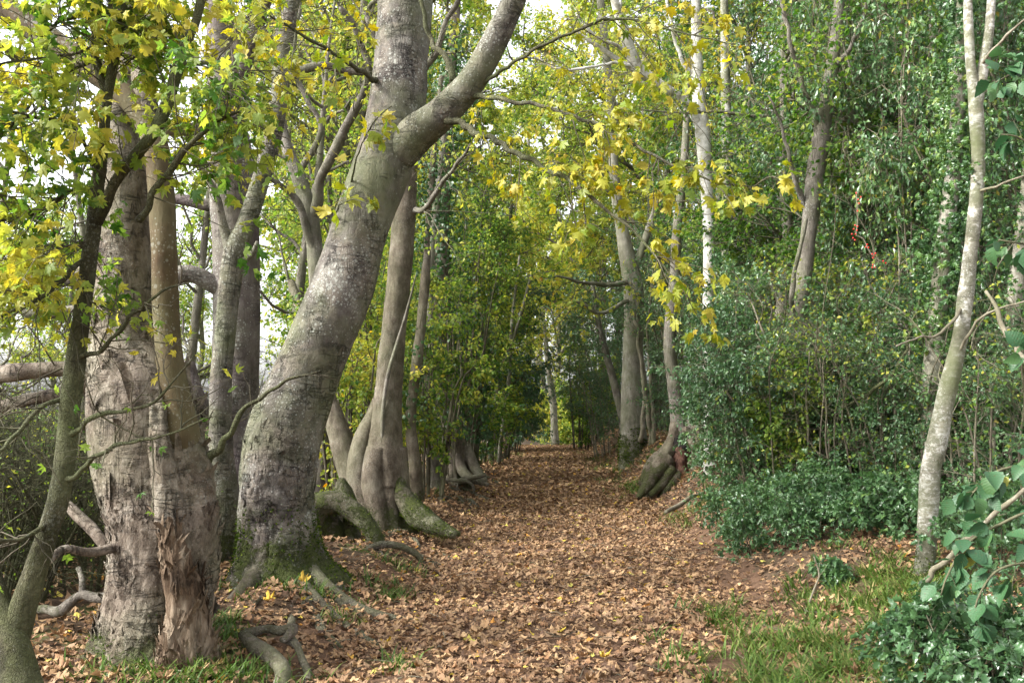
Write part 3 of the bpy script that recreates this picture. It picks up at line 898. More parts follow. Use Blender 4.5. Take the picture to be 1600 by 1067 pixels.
BRA = [(728, 140, 7.2, 14), (760, 150, 7.1, 9), (800, 158, 6.9, 7), (870, 172, 6.6, 6), (945, 200, 6.3, 5.5), (1000, 232, 6.1, 5), (1060, 262, 5.9, 4), (1120, 285, 5.8, 3), (1180, 292, 5.7, 2)]
BRB = [(680, 185, 7.3, 16), (705, 188, 7.2, 12), (745, 207, 7.0, 11), (800, 235, 6.7, 9), (850, 262, 6.5, 8), (900, 290, 6.3, 7), (950, 330, 6.1, 5), (1000, 372, 6.0, 4), (1045, 425, 5.9, 3), (1080, 470, 5.8, 2)]
BRC = [(708, 125, 7.25, 12), (690, 85, 7.3, 9), (672, 62, 7.4, 8), (660, 20, 7.4, 7), (655, -60, 7.4, 6)]
BRD = [(740, 140, 7.2, 8), (800, 100, 7.0, 6), (870, 60, 6.8, 5), (960, 30, 6.6, 4), (1060, 50, 6.4, 3), (1150, 70, 6.2, 2)]
BRE = [(590, 130, 7.5, 10), (540, 95, 7.0, 7), (480, 60, 6.5, 5), (430, 30, 6.2, 4), (380, 10, 6.0, 3)]
BRF = [(545, 300, 7.5, 4), (560, 240, 6.9, 2.5), (585, 190, 6.5, 2), (612, 165, 6.3, 1.5)]
BRG = [(520, 345, 7.5, 4), (530, 322, 7.0, 2.5), (550, 312, 6.7, 2), (575, 318, 6.5, 1.5)]
for b in (BRA, BRB, BRC, BRD, BRE, BRF, BRG):
    put_tube("branch", root, b, B_MOSSY, 8, .04)
LA = K_lines(BRA, BRB, K=12)
LD = K_lines(BRD, BRE, K=12)
s1 = grow(LA, 24, (.2, .65), (.5, 1.2), .12, 1, .0, .35, 5)
s2 = grow(s1, 3, (.12, .3), (.4, 1.0), .3, 1, 0, .3, 4)
d1 = grow(LD, 21, (.3, .9), (.5, 1.2), .2, 1, .05, .2, 5)
d2 = grow(d1, 3, (.12, .35), (.4, 1.0), .3, 1, 0, .3, 4)
f1 = grow(K_lines(BRF, BRG, K=6), 5, (.1, .22), (.4, 1.1), .5, 1, 0, .2, 4)
twig_part(root, [(s1, .005, .002, 4), (s2, .0028, .0012, 3), (d1, .005, .002, 4), (d2, .0028, .0012, 3), (f1, .003, .0015, 3)], B_TWIG)
lv = [leaves_at(s2, 4, (.06, .115), .05, .4, .8, .6, .5, .6, .45), leaves_at(d2, 3, (.06, .12), .05, .4, .8, .6, .5, .6, .45), leaves_at(f1, 2, (.1, .17), .04, .6, .4, .7, .6, .5, .5)]
lv = [np.concatenate([a[k] for a in lv]) for k in range(4)]
tt = tints(lv[0], .52, .14, .14, 1.5)
bigm = biggest(lv[0], lv[3], 300)
leaf_parts("leaf", root, MAPLE_HI, M_SYC, *[a[bigm] for a in lv], tt[bigm], variants=18)
V, F, T = leaf_cloud(MAPLE, *[a[~bigm] for a in lv], tt[~bigm])
part("foliage", V, F, M_SYC, root, T, False, 'stuff')
moss_on(root, lean_t, 5200, .7)
flakes_on(root, lean_t, 380, .5, 1.25, (.03, .075), B_SYC, tilt=.08, lift=.003)
ROOTS_L = [[(470, 885, 7.4, 34), (512, 905, 7.15, 26), (548, 912, 7.05, 22), (584, 922, 6.95, 18), (615, 935, 6.9, 14), (650, 958, 6.8, 8)],
           [(450, 890, 7.4, 30), (478, 922, 7.0, 22), (510, 938, 6.7, 15), (550, 966, 6.5, 9)],
           [(412, 885, 7.4, 40), (384, 920, 7.0, 30), (358, 945, 6.75, 22), (330, 960, 6.6, 12)],
           [(432, 895, 7.3, 24), (438, 945, 6.8, 15), (456, 965, 6.4, 12), (452, 985, 6.2, 11), (470, 1000, 6.0, 7)],
           [(495, 898, 7.4, 20), (530, 918, 7.0, 11), (566, 926, 6.9, 9), (594, 940, 6.8, 5)]]
for l in ROOTS_L:
    put_root(root, l, B_ROOT, 18, rough_bark(.014, 9, seed=8, stretch=1), 1)
for k in range(9):
    x0 = rng.uniform(400, 560); y0 = rng.uniform(915, 955); D0 = 7.1 - (y0 - 915) * .02
    a0 = rng.uniform(15, 70) * rng.choice([1, 1, -1]); w0 = rng.uniform(6, 14)
    put_root(root, [(x0, y0 - 16, D0 + .2, w0 * 1.2), (x0 + a0 * .35, y0, D0, w0), (x0 + a0 * .7, y0 + rng.uniform(4, 18), D0 - .2, w0 * .75), (x0 + a0 * 1.2, y0 + rng.uniform(10, 34), D0 - .45, w0 * .4)], B_ROOT, 12, rough_bark(.009, 10, seed=174, stretch=1), 9)
FR = [[(380, 990, 5.7, 16), (400, 998, 5.6, 22), (420, 1012, 5.5, 26), (436, 1035, 5.35, 25), (445, 1070, 5.2, 25), (450, 1110, 5.0, 25)],
      [(385, 990, 5.75, 18), (420, 985, 5.75, 14), (455, 978, 5.7, 18), (462, 990, 5.65, 16), (440, 1000, 5.6, 10)],
      [(440, 998, 5.7, 10), (470, 1010, 5.6, 12), (480, 1040, 5.5, 12), (480, 1075, 5.3, 12), (478, 1100, 5.2, 10)]]
for l in FR:
    put_tube("root", root, l, B_ROOT, 18, .02, rough_bark(.006, 10, seed=18, stretch=1), label="bare grey root snaking over the bank in front")

# ---- 2. the old pale trunk with a rotten strip
OT = [(232, 1050, 5.7, 200), (240, 980, 5.7, 160), (246, 900, 5.7, 150), (246, 830, 5.7, 150), (240, 770, 5.72, 160), (232, 700, 5.75, 172), (218, 620, 5.75, 160), (202, 540, 5.8, 122), (195, 470, 5.8, 108), (192, 380, 5.8, 98), (190, 280, 5.85, 84), (190, 180, 5.9, 66), (205, 60, 6.0, 52), (225, -60, 6.1, 40)]
root = thing("old_tree", "old pale tree with flaking bark and a strip of rotten wood, at the left front", "tree", base_of(OT))
OLD = root
p, r = footed(OT)
def grooved(f):
    def g(pp, th, s_, RR):
        d = f(pp, th, s_, RR)
        for t0, w, a in ((np.pi - .75, .16, .07), (np.pi - .1, .2, .06), (np.pi + .55, .14, .07), (np.pi + 1.2, .18, .06)):
            c0 = t0 + .25 * noise(np.stack([s_ * 1.3, s_ * 0 + t0, s_ * 0], -1), 61)
            d = d - a * np.exp(-((th - c0) / w) ** 2) * sst(.1, .5, s_) * (1 - .7 * sst(1.9, 2.8, s_))
        return d
    return g
t = tube(p, r, 150, .025, grooved(plated(.011, 30, 6, .1, 1.0, rough_bark(.055, 2.6, .22, 5, 13, stretch=.25, base=.6), 15)))
part("trunk", t['V'], t['F'], B_OLD, root)
moss_on(root, t, 1500, .3)
flakes_on(root, t, 1500, .12, .95, (.025, .07), B_OLD)
flakes_on(root, t, 320, 1.2, 2.4, (.03, .09), B_OLD)
flakes_on(root, t, 90, .5, 1.6, (.1, .24), B_OLD, 'peeling_bark', .006, .05, .35)
STEM = [(298, 800, 5.72, 40), (294, 740, 5.66, 56), (283, 677, 5.6, 57), (270, 600, 5.6, 46), (262, 530, 5.6, 41), (258, 450, 5.6, 41), (256, 380, 5.6, 40), (252, 300, 5.65, 40), (244, 230, 5.7, 38), (222, 180, 5.75, 38), (180, 135, 5.8, 38), (110, 85, 5.9, 40), (40, 35, 6.0, 40), (-40, -20, 6.1, 40)]
put_tube("stem", root, STEM, B_BROWN, 40, .03, rough_bark(.008, 5, seed=23), label="smooth brown stem rising out of the old trunk")
put_tube("limb", root, [(246, 240, 5.7, 30), (222, 120, 5.8, 34), (232, 70, 5.85, 34), (245, 20, 5.9, 32), (262, -60, 6, 30)], B_OLD, 24, .03, rough_bark(.008, 5, seed=24))
tb = put_tube("buttress", root, [(284, 655, 5.68, 30), (290, 700, 5.64, 62), (298, 760, 5.62, 76), (303, 840, 5.6, 76), (302, 900, 5.6, 68), (294, 960, 5.6, 60), (284, 1020, 5.6, 66), (280, 1075, 5.6, 84)], B_OLD, 80, .015, plated(.014, 22, 9, .0, 2.0, rough_bark(.04, 4, .12, 4, 25, base=9), 26))
flakes_on(root, tb, 420, .15, 1.15, (.03, .085), B_OLD)
def ragged(p, th, s, R):
    return .04 * fbm(p * np.array([9, 9, 2.2]), 4, 31) + R * .45 * noise(np.stack([np.cos(th) * 2.2, np.sin(th) * 2.2, s * 2.5], -1), 33) - .02 * np.abs(noise(p * np.array([20, 20, 5]), 34))
put_tube("buttress", root, [(236, 600, 5.56, 20), (246, 660, 5.5, 34), (255, 720, 5.46, 36), (262, 790, 5.43, 36), (270, 850, 5.42, 36), (278, 900, 5.44, 26)], B_OLD, 60, .015, ragged, label="ragged bark ridge above the rotten wood")
tr = put_tube("rotten_wood", root, [(262, 800, 5.45, 14), (268, 835, 5.41, 32), (274, 870, 5.37, 46), (283, 915, 5.34, 58), (286, 970, 5.34, 60), (286, 1030, 5.36, 76), (288, 1075, 5.4, 100)], B_ROT, 90, .01, ragged, label="crumbling orange brown rotten wood down the front")
flakes_on(root, tr, 700, -.05, .95, (.03, .11), B_ROT, 'wood_splinter', .012, .22, .4)
OB = [[(228, 845, 5.6, 22), (200, 850, 5.5, 17), (160, 858, 5.4, 15), (130, 865, 5.3, 14), (95, 858, 5.2, 12), (70, 880, 5.1, 9), (40, 895, 5.0, 6)],
      [(190, 932, 5.75, 16), (150, 935, 5.8, 15), (128, 928, 5.85, 14), (100, 948, 5.9, 14), (60, 950, 6, 12), (20, 960, 6.1, 10)],
      [(128, 930, 5.85, 10), (130, 905, 5.9, 9), (122, 890, 5.95, 8)],
      [(170, 860, 5.9, 18), (140, 825, 6.0, 18), (112, 795, 6.1, 16), (90, 770, 6.2, 8)],
      [(165, 440, 5.9, 38), (110, 440, 6, 36), (50, 446, 6.1, 34), (-30, 450, 6.2, 32)],
      [(160, 585, 5.95, 34), (100, 574, 6.0, 29), (50, 576, 6.0, 28), (-30, 590, 6.1, 28)],
      [(150, 590, 6.0, 30), (100, 605, 6.1, 22), (50, 628, 6.2, 20), (-20, 645, 6.3, 20)],
      [(200, 210, 5.9, 28), (245, 205, 6.0, 26), (300, 205, 6.1, 20), (345, 165, 6.2, 16), (365, 110, 6.3, 14), (370, 40, 6.4, 12)],
      [(160, 500, 5.9, 12), (110, 480, 5.9, 13), (60, 495, 5.9, 12), (20, 470, 5.9, 10), (-30, 440, 5.9, 8)]]
for l in OB:
    put_tube("branch", root, l, B_OLD if l[0][3] > 17 else B_GREY, 20, .03, rough_bark(.007, 8, seed=27))
for l in [[(190, 1030, 5.7, 60), (150, 1050, 5.5, 34), (110, 1075, 5.3, 22), (70, 1110, 5.1, 14)], [(240, 1040, 5.55, 60), (215, 1070, 5.3, 40), (200, 1110, 5.1, 30)]]:
    put_tube("root", root, l, B_OLD, 24, .02, rough_bark(.012, 8, seed=29, stretch=1))
g1 = grow(K_lines(*OB[4:7], OB[8], K=9), 9, (.3, 1.0), (.5, 1.3), .25, 1, .05, .1, 6, .25)
g2 = grow(g1, 5, (.15, .5), (.4, 1.2), .2, 1, 0, .0, 5, .25)
bare1 = grow(K_lines([(330, 725, 5.6, 10), (380, 650, 5.5, 9), (430, 610, 5.4, 6), (490, 580, 5.3, 3)], K=9), 12, (.12, .5), (.4, 1.2), .2, 1, .1, 0, 6, .25)
put_tube("branch", root, [(322, 735, 5.62, 14), (345, 695, 5.55, 11), (385, 645, 5.5, 8), (420, 612, 5.45, 6), (455, 592, 5.4, 5), (500, 580, 5.35, 3)], B_MOSSY, 8, .03)
twig_part(root, [(g1, .006, .002, 4), (g2, .003, .001, 3), (bare1, .0028, .001, 3)], B_TWIG)

# ---- 3. the sycamore behind the two
BS = [(365, 760, 8.5, 100), (366, 690, 8.5, 78), (368, 600, 8.5, 72), (370, 480, 8.5, 72), (368, 350, 8.5, 74), (362, 260, 8.5, 72), (350, 160, 8.55, 52), (345, 60, 8.6, 46), (338, -60, 8.7, 40), (330, -250, 8.9, 26)]
root = thing("purple_grey_sycamore", "upright purple grey sycamore with a slim grey stem, behind the old pale tree", "tree", base_of(BS))
BACKSYC = root
put_tube("trunk", root, BS, B_SYC2, 70, .035, rough_bark(.018, 4, .1, 5, 41), foot=True)
SL = [(350, 780, 8.0, 44), (346, 700, 7.95, 36), (345, 600, 7.9, 33), (352, 520, 7.9, 32), (360, 440, 7.9, 34), (368, 390, 7.9, 34), (385, 350, 7.9, 30), (405, 290, 7.9, 28), (425, 220, 7.9, 28), (438, 140, 7.9, 28), (446, 60, 7.9, 26), (462, -30, 7.9, 24), (480, -120, 7.9, 18)]
put_tube("stem", root, SL, B_SYC, 30, .035, rough_bark(.006, 7, seed=42), foot=True, label="slim grey stem forking beside the trunk")
for l in [[(362, 400, 7.88, 18), (348, 350, 7.85, 14), (335, 310, 7.8, 11), (318, 270, 7.75, 8), (290, 230, 7.7, 6)],
          [(370, 415, 7.88, 12), (388, 395, 7.84, 9), (402, 378, 7.8, 5)],
          [(360, 270, 8.5, 30), (330, 320, 8.7, 22), (285, 312, 8.8, 18), (240, 310, 8.9, 16)],
          [(372, 470, 8.5, 34), (335, 438, 8.4, 30), (295, 428, 8.3, 28), (250, 440, 8.25, 27), (200, 450, 8.2, 26), (150, 440, 8.2, 24)],
          [(350, 640, 8.4, 40), (325, 650, 8.2, 40), (305, 610, 8.1, 34), (290, 570, 8.1, 28)],
          [(352, 170, 8.5, 30), (385, 90, 8.4, 24), (410, 20, 8.3, 22), (430, -60, 8.2, 18)],
          [(440, 130, 7.9, 14), (490, 100, 7.9, 13), (520, 112, 8, 12), (570, 115, 8.1, 10)]]:
    put_tube("branch", root, l, B_SYC2 if l[0][3] > 25 else B_GREY, 16, .04, rough_bark(.006, 7, seed=43))
h0 = K_lines([(385, 90, 8.4, 9), (410, 20, 8.3, 9), (430, -60, 8.2, 9)], [(425, 220, 7.9, 8), (446, 60, 7.9, 8), (480, -100, 7.9, 8)], [(348, 350, 7.8, 8), (318, 270, 7.75, 8), (290, 230, 7.7, 6)], K=8)
h1 = grow(h0, 9, (.5, 1.5), (.5, 1.2), .1, 1, .1, .1, 6, .2)
h2 = grow(h1, 5, (.2, .6), (.4, 1.1), .2, 1, 0, .15, 3, .2)
twig_part(root, [(h1, .007, .002, 4), (h2, .003, .001, 3)], B_TWIG)
lv = leaves_at(h2, 3, (.07, .13), .05, .4, .8, .6, .5, .6, .5)
tt = tints(lv[0], .58, .12, .12)
V, F, T = leaf_cloud(MAPLE, *lv, tt)
part("foliage", V, F, M_SYC, root, T, False, 'stuff')

# ---- 4. the field maple in front, on the left edge
FM = [(8, 1075, 4.5, 48), (30, 970, 4.5, 42), (62, 870, 4.5, 33), (92, 775, 4.5, 30), (104, 700, 4.5, 30), (113, 600, 4.5, 32), (126, 500, 4.5, 25), (140, 400, 4.5, 23), (150, 320, 4.5, 20), (160, 230, 4.5, 17), (170, 140, 4.5, 16), (184, 60, 4.5, 14), (195, -20, 4.5, 12), (205, -120, 4.5, 9)]
root = thing("field_maple", "slender dark mossy maple with yellow and green leaves at the left edge", "tree", base_of(FM))
put_tube("trunk", root, FM, B_MOSSY, 36, .015, rough_bark(.008, 14, seed=51), foot=True)
FMB = [[(150, 350, 4.5, 18), (185, 285, 4.45, 17), (225, 220, 4.4, 18), (255, 170, 4.4, 19), (275, 110, 4.4, 18), (295, 60, 4.4, 16), (315, 0, 4.4, 14), (335, -80, 4.4, 11)],
       [(168, 150, 4.5, 12), (150, 85, 4.5, 12), (150, 0, 4.5, 10), (155, -80, 4.5, 8)],
       [(170, 125, 4.5, 9), (173, 60, 4.5, 8), (172, -10, 4.5, 8), (180, -80, 4.5, 6)],
       [(216, 345, 4.4, 12), (248, 290, 4.35, 11), (290, 235, 4.3, 9), (335, 195, 4.25, 7), (390, 168, 4.2, 4)],
       [(144, 260, 4.5, 7), (128, 215, 4.45, 6), (100, 195, 4.4, 6), (40, 180, 4.3, 5), (-20, 165, 4.2, 4)],
       [(276, 105, 4.4, 10), (320, 100, 4.35, 7), (355, 105, 4.3, 6), (365, 115, 4.28, 4)],
       [(140, 400, 4.5, 9), (95, 440, 4.4, 7), (55, 470, 4.3, 6), (10, 490, 4.2, 4), (-30, 500, 4.2, 3)],
       [(120, 560, 4.5, 9), (165, 540, 4.4, 7), (210, 490, 4.35, 6), (255, 455, 4.3, 4), (300, 440, 4.25, 2)],
       [(106, 690, 4.5, 10), (150, 650, 4.4, 8), (200, 640, 4.35, 6), (250, 620, 4.3, 4), (300, 560, 4.25, 3)],
       [(98, 760, 4.5, 10), (140, 720, 4.4, 8), (200, 690, 4.3, 6), (260, 680, 4.25, 4), (330, 650, 4.2, 2)],
       [(88, 800, 4.5, 9), (40, 840, 4.4, 7), (-10, 845, 4.3, 6)],
       [(110, 620, 4.5, 8), (60, 640, 4.4, 7), (10, 700, 4.3, 6), (-30, 720, 4.2, 5)],
       [(60, 60, 4.4, 5), (100, 30, 4.4, 6), (152, 20, 4.5, 8)], [(184, 60, 4.5, 6), (110, 85, 4.4, 5), (30, 95, 4.3, 4), (-40, 110, 4.2, 3)], [(152, 90, 4.5, 6), (70, 140, 4.4, 5), (-20, 240, 4.3, 3)], [(142, 390, 4.5, 6), (80, 385, 4.4, 5), (0, 410, 4.3, 3)],
       [(155, 290, 4.5, 7), (110, 300, 4.4, 6), (60, 330, 4.3, 5), (0, 345, 4.2, 4)]]
for l in FMB:
    put_tube("branch", root, l, B_MOSSY, 10, .03, rough_bark(.003, 18, seed=52) if l[0][3] > 9 else None)
put_tube("stem", root, [(38, 1100, 4.4, 66), (22, 1010, 4.45, 44), (2, 950, 4.5, 34), (-20, 880, 4.55, 28)], B_MOSSY, 24, .02, rough_bark(.01, 12, seed=53), label="short dark second stem at the foot")
UP = K_lines(*(FMB[:6] + [FMB[6], FMB[12], FMB[13], FMB[14], FMB[15], FMB[16]]), [(160, 230, 4.5, 8), (170, 140, 4.5, 8), (195, -20, 4.5, 8)], [(150, 320, 4.5, 8), (140, 400, 4.5, 8), (126, 500, 4.5, 8)], K=10)
u1 = grow(UP, 18, (.25, .85), (.5, 1.3), .1, 1, .1, .15, 5, .2)
u2 = grow(u1, 4, (.1, .35), (.4, 1.1), .25, 1, 0, .2, 4, .2)
lo1 = grow(K_lines(*FMB[7:12], K=9), 8, (.2, .6), (.5, 1.3), .2, 1, .05, .05, 6, .3)
lo2 = grow(lo1, 4, (.1, .3), (.4, 1.2), .2, 1, 0, .0, 5, .3)
twig_part(root, [(u1, .004, .0015, 4), (u2, .002, .0008, 3), (lo1, .0045, .0018, 4), (lo2, .002, .0008, 3)], B_TWIG)
lv = leaves_at(u2, 5, (.045, .085), .035, .3, .7, .5, .5, .7, .6)
px, py, _ = proj(lv[0])
keep = (py < 500 + 40 * rng.normal(size=len(px))) & (px < 420 + 60 * rng.normal(size=len(px)))
l2 = leaves_at(lo2[::3], 1, (.045, .07), .03, .5, .7, .5, .5, .7, .6)
lv = [np.concatenate([a[keep], b]) for a, b in zip(lv, l2)]
px, py, _ = proj(lv[0])
tt = np.clip(tints(lv[0], .57, .3, .12, 2.2, 9), .2, .82)
bigm = biggest(lv[0], lv[3], 300)
leaf_parts("leaf", root, MAPLE_HI, M_LEAF, *[a[bigm] for a in lv], tt[bigm], variants=24)
V, F, T = leaf_cloud(MAPLE, *[a[~bigm] for a in lv], tt[~bigm])
part("foliage", V, F, M_LEAF, root, T, False, 'stuff')

# ---- 5. the furrowed tree and the mossy stump
FT = [(603, 760, 10.5, 62), (601, 700, 10.5, 54), (605, 640, 10.5, 44), (611, 560, 10.5, 41), (620, 470, 10.5, 38), (628, 390, 10.5, 37), (632, 320, 10.5, 36), (640, 220, 10.6, 32), (655, 100, 10.7, 28), (665, -40, 10.8, 24), (680, -250, 11, 16)]
root = thing("furrowed_tree", "rough grey brown tree with a fluted base and mossy roots beside the path", "tree", base_of([(610, 845, 10.5, 60)]))
put_tube("trunk", root, FT, B_FURROW, 60, .03, rough_bark(.016, 9, .12, 5, 61), label="rough grey trunk with a long vertical seam")
for l in [[(600, 690, 10.45, 30), (604, 740, 10.4, 30), (610, 800, 10.35, 30), (616, 850, 10.3, 34), (620, 880, 10.3, 40)],
          [(590, 700, 10.4, 34), (582, 750, 10.35, 36), (592, 800, 10.3, 34), (604, 850, 10.3, 30)],
          [(606, 590, 10.6, 14), (585, 645, 10.6, 24), (565, 695, 10.5, 32), (560, 750, 10.45, 36), (575, 800, 10.4, 34), (588, 850, 10.4, 30)],
          [(455, 440, 11.4, 12), (485, 540, 11.0, 20), (508, 610, 10.8, 26), (528, 670, 10.7, 34), (545, 730, 10.6, 38), (563, 790, 10.5, 34), (575, 840, 10.5, 30)],
          [(624, 700, 10.5, 22), (628, 760, 10.5, 26), (636, 820, 10.45, 34), (640, 860, 10.4, 40)]]:
    put_tube("buttress", root, l, B_FURROW, 28, .025, rough_bark(.014, 9, seed=62))
tm = put_tube("root", root, [(608, 735, 10.5, 24), (632, 785, 10.35, 38), (664, 812, 10.2, 28), (690, 826, 10.1, 22), (712, 838, 10.0, 12)], B_MROOT, 30, .025, rough_bark(.016, 7, seed=63, stretch=1), label="thick moss covered root reaching the path")
moss_on(root, tm, 1300, .9, (.01, .022))
put_tube("root", root, [(620, 765, 10.55, 24), (676, 806, 10.4, 20), (705, 822, 10.35, 14), (720, 834, 10.3, 8)], B_MROOT, 20, .03, rough_bark(.01, 8, seed=65, stretch=1))
put_tube("root", root, [(545, 886, 9.0, 8), (562, 872, 9.0, 10), (585, 856, 9.0, 11), (610, 849, 9.05, 11), (635, 855, 9.1, 11), (652, 868, 9.1, 10), (662, 884, 9.1, 9)], B_ROOT, 14, .03, rough_bark(.006, 9, seed=64, stretch=1), label="thin root arching clear of the bank")
put_tube("stem", root, [(597, 720, 10.34, 5), (598, 650, 10.31, 6), (605, 592, 10.29, 6.5), (618, 545, 10.26, 6), (632, 500, 10.2, 5), (642, 462, 10.1, 3.5), (650, 430, 10.0, 2)], B_GREY, 10, .04)
for l in [[(640, 340, 10.5, 10), (670, 320, 10.2, 9), (700, 280, 9.9, 7), (735, 225, 9.6, 4)], [(650, 130, 10.6, 12), (690, 60, 10.4, 9), (720, -20, 10.2, 8)], [(645, 200, 10.6, 12), (600, 100, 10.8, 9), (570, 20, 11, 8)], [(660, 20, 10.8, 14), (740, -60, 10.4, 10), (820, -120, 10, 7)]]:
    put_tube("branch", root, l, B_GREY, 10, .05)
c0 = K_lines([(640, 340, 10.5, 1), (700, 280, 9.9, 7), (735, 225, 9.6, 4)], [(650, 130, 10.6, 12), (690, 60, 10.4, 9), (720, -20, 10.2, 8)], [(645, 200, 10.6, 12), (600, 100, 10.8, 9), (570, 20, 11, 8)], [(628, 390, 10.4, 4), (640, 250, 10.5, 4), (660, 50, 10.7, 2)], K=8)
c1 = grow(c0, 14, (.5, 1.6), (.6, 1.3), .1, 1, .05, .15, 6, .2)
c2 = grow(c1, 6, (.2, .6), (.4, 1.1), .2, 1, 0, .15, 3, .2)
twig_part(root, [(c1, .007, .002, 4), (c2, .003, .001, 3)], B_TWIG)
lv = leaves_at(c2, 3, (.04, .075), .04, .3, .8, .5, .5, .6, .5)
V, F, T = leaf_cloud(OVATE, *lv, tints(lv[0], .62, .12, .1))
part("foliage", V, F, M_LEAF, root, T, False, 'stuff')

for k in range(14):
    x0 = rng.uniform(535, 670); y0 = rng.uniform(822, 858)
    D0 = 10.3 - (y0 - 822) * .035; a0 = rng.uniform(15, 60) * rng.choice([1, 1, -1]); w0 = rng.uniform(5, 12)
    put_root(root, [(x0, y0 - 20, D0 + .2, w0 * 1.3), (x0 + a0 * .35, y0, D0, w0), (x0 + a0 * .7, y0 + rng.uniform(2, 14), D0 - .2, w0 * .8), (x0 + a0 * 1.2, y0 + rng.uniform(8, 26), D0 - .5, w0 * .45)], B_ROOT, 12, rough_bark(.01, 9, seed=173, stretch=1), 9)
MS = [(487, 868, 9.4, 34), (487, 820, 9.4, 40), (500, 790, 9.4, 40), (530, 786, 9.35, 34), (556, 802, 9.3, 30), (580, 828, 9.25, 26), (598, 862, 9.2, 18)]
root = thing("mossy_stump", "low mossy stump arching over a dark hollow between two trunks", "stump", base_of(MS))
t = put_tube("stump", root, MS, B_MROOT, 40, .02, rough_bark(.02, 7, seed=66, stretch=1))
for l in [[(512, 790, 9.5, 14), (516, 815, 9.5, 42), (520, 840, 9.5, 46), (524, 872, 9.5, 44)], [(548, 805, 9.5, 26), (552, 835, 9.45, 20), (560, 868, 9.4, 16)], [(470, 790, 9.6, 20), (482, 770, 9.6, 16), (490, 740, 9.6, 10)], [(533, 748, 9.8, 12), (536, 770, 9.8, 36), (540, 805, 9.8, 48), (545, 860, 9.8, 50)]]:
    put_tube("root", root, l, B_MROOT, 20, .03, rough_bark(.015, 8, seed=67, stretch=1))
moss_on(root, t, 1200, .9, (.01, .022))

# ------------------------------------------------------------------ generic growers
def shrub(name, label, cat, base, H, R, ns, per1, per2, lpt, tpls, mat, size, mid, twig=B_TWIG, group=None, lean=(0, 0), rs=.018, spread=.03, cl=.15, am=.12, l1=(.3, .9), l2=(.12, .4), tmin=.08, indiv=0, down=.35, up=.7, vert=False, hi=None, part_stems=True, wob=.02):
    root = thing(name, label, cat, base, group)
    a = rng.uniform(0, 2 * np.pi, ns); rr = R * np.sqrt(rng.uniform(.02, 1, ns))
    b = np.stack([np.cos(a) * rr * .35, np.sin(a) * rr * .35, np.full(ns, -.15)], 1) + np.array(base)
    top = np.stack([np.cos(a) * rr + lean[0], np.sin(a) * rr + lean[1], H * rng.uniform(.55, 1, ns) * (1 - .25 * (rr / max(R, 1e-3)) ** 2)], 1) + np.array(base)
    s = np.linspace(0, 1, 8)[None, :, None]
    bow = np.zeros((ns, 1, 3)); bow[:, 0, 2] = H * .12
    L = b[:, None] * (1 - s) + top[:, None] * s + bow * np.sin(np.pi * s) + np.cumsum(rng.normal(size=(ns, 8, 3)), 1) * wob * H / 2 * s
    rsz = rs * rng.uniform(.6, 1.3, ns)
    if part_stems:
        for k in range(ns):
            t = tube(L[k], rsz[k] * np.linspace(1, .3, 8), 8, .12)
            part("stem", t['V'], t['F'], twig, root)
    else:
        twig_part(root, [(L, rsz, rsz * .3, 5)], twig, "stems")
    A1 = grow(L, per1, (l1[0] * R, l1[1] * R), (.5, 1.35), tmin, 1, .1, .15, 4, .2)
    A2 = grow(A1, per2, (l2[0] * R, l2[1] * R), (.4, 1.1), .15, 1, 0, .15, 2, .2)
    twig_part(root, [(A1, rs * .3, rs * .12, 3), (A2, rs * .13, rs * .06, 3)], twig)
    lv = leaves_at(A2[::3] if cat == 'bush' and 'thorn' in name else A2, lpt, size, spread, .15, up, down, .5, .75, .6)
    g = ground(lv[0][:, 0], lv[0][:, 1]) if not vert else None
    if g is not None:
        k = lv[0][:, 2] > g + .03
        lv = [q[k] for q in lv]
    tt = tints(lv[0], mid, cl, am)
    if indiv:
        bm = biggest(lv[0], lv[3], indiv)
        leaf_parts("leaf", root, hi or tpls, mat, *[q[bm] for q in lv], tt[bm])
        lv = [q[~bm] for q in lv]; tt = tt[~bm]
    if len(tt):
        V, F, T = leaf_cloud(tpls, *lv, tt)
        part("foliage", V, F, mat, root, T, False, 'stuff')
    return root

def big_tree(name, label, base, H, r, crown0, spread, n1, n2, n3, lpt, tpls, mat, size, mid, bark=B_GREY, group=None, lean=(0, 0), cl=.14, am=.11, up=.25, cat="tree", bend=.04):
    root = thing(name, label, cat, base, group)
    s = np.linspace(0, 1, 9)
    C = np.array(base) + np.stack([lean[0] * s ** 1.3, lean[1] * s ** 1.3, -.3 + (H + .3) * s], 1)
    C[1:] += np.cumsum(rng.normal(size=(8, 3)) * bend * H / 6, 0) * np.array([1, 1, .1])
    t = tube(C, np.maximum(r * (1 - s) ** .8, .012) * np.where(s == 0, 1.5, 1), 14, .15, rough_bark(r * .1, 4, .15, 5, int(r * 1000)))
    part("trunk", t['V'], t['F'], bark, root)
    L = C[None]
    A1 = grow(L, n1, (spread * .6, spread * 1.2), (.6, 1.35), crown0, .98, up, .12, 7, .25, .35)
    A2 = grow(A1, n2, (spread * .25, spread * .55), (.4, 1.1), .15, 1, .05, .12, 5, .22)
    A3 = grow(A2, n3, (spread * .1, spread * .22), (.4, 1.1), .2, 1, 0, .2, 2, .2)
    br = twigs(A1, r * .28, r * .08, 6)
    part("branches", br[0], br[1], bark, root, kind='stuff')
    twig_part(root, [(A2, r * .08, r * .03, 4), (A3, r * .03, r * .012, 3)], B_TWIG if bark is not B_WBIRCH else B_TWIGP)
    lv = leaves_at(A3, lpt, size, size[0] * .6, .2, .8, .45, .5, .7, .6)
    V, F, T = leaf_cloud(tpls, *lv, tints(lv[0], mid, cl, am, .5))
    part("crown", V, F, mat, root, T, False, 'stuff')
    return root

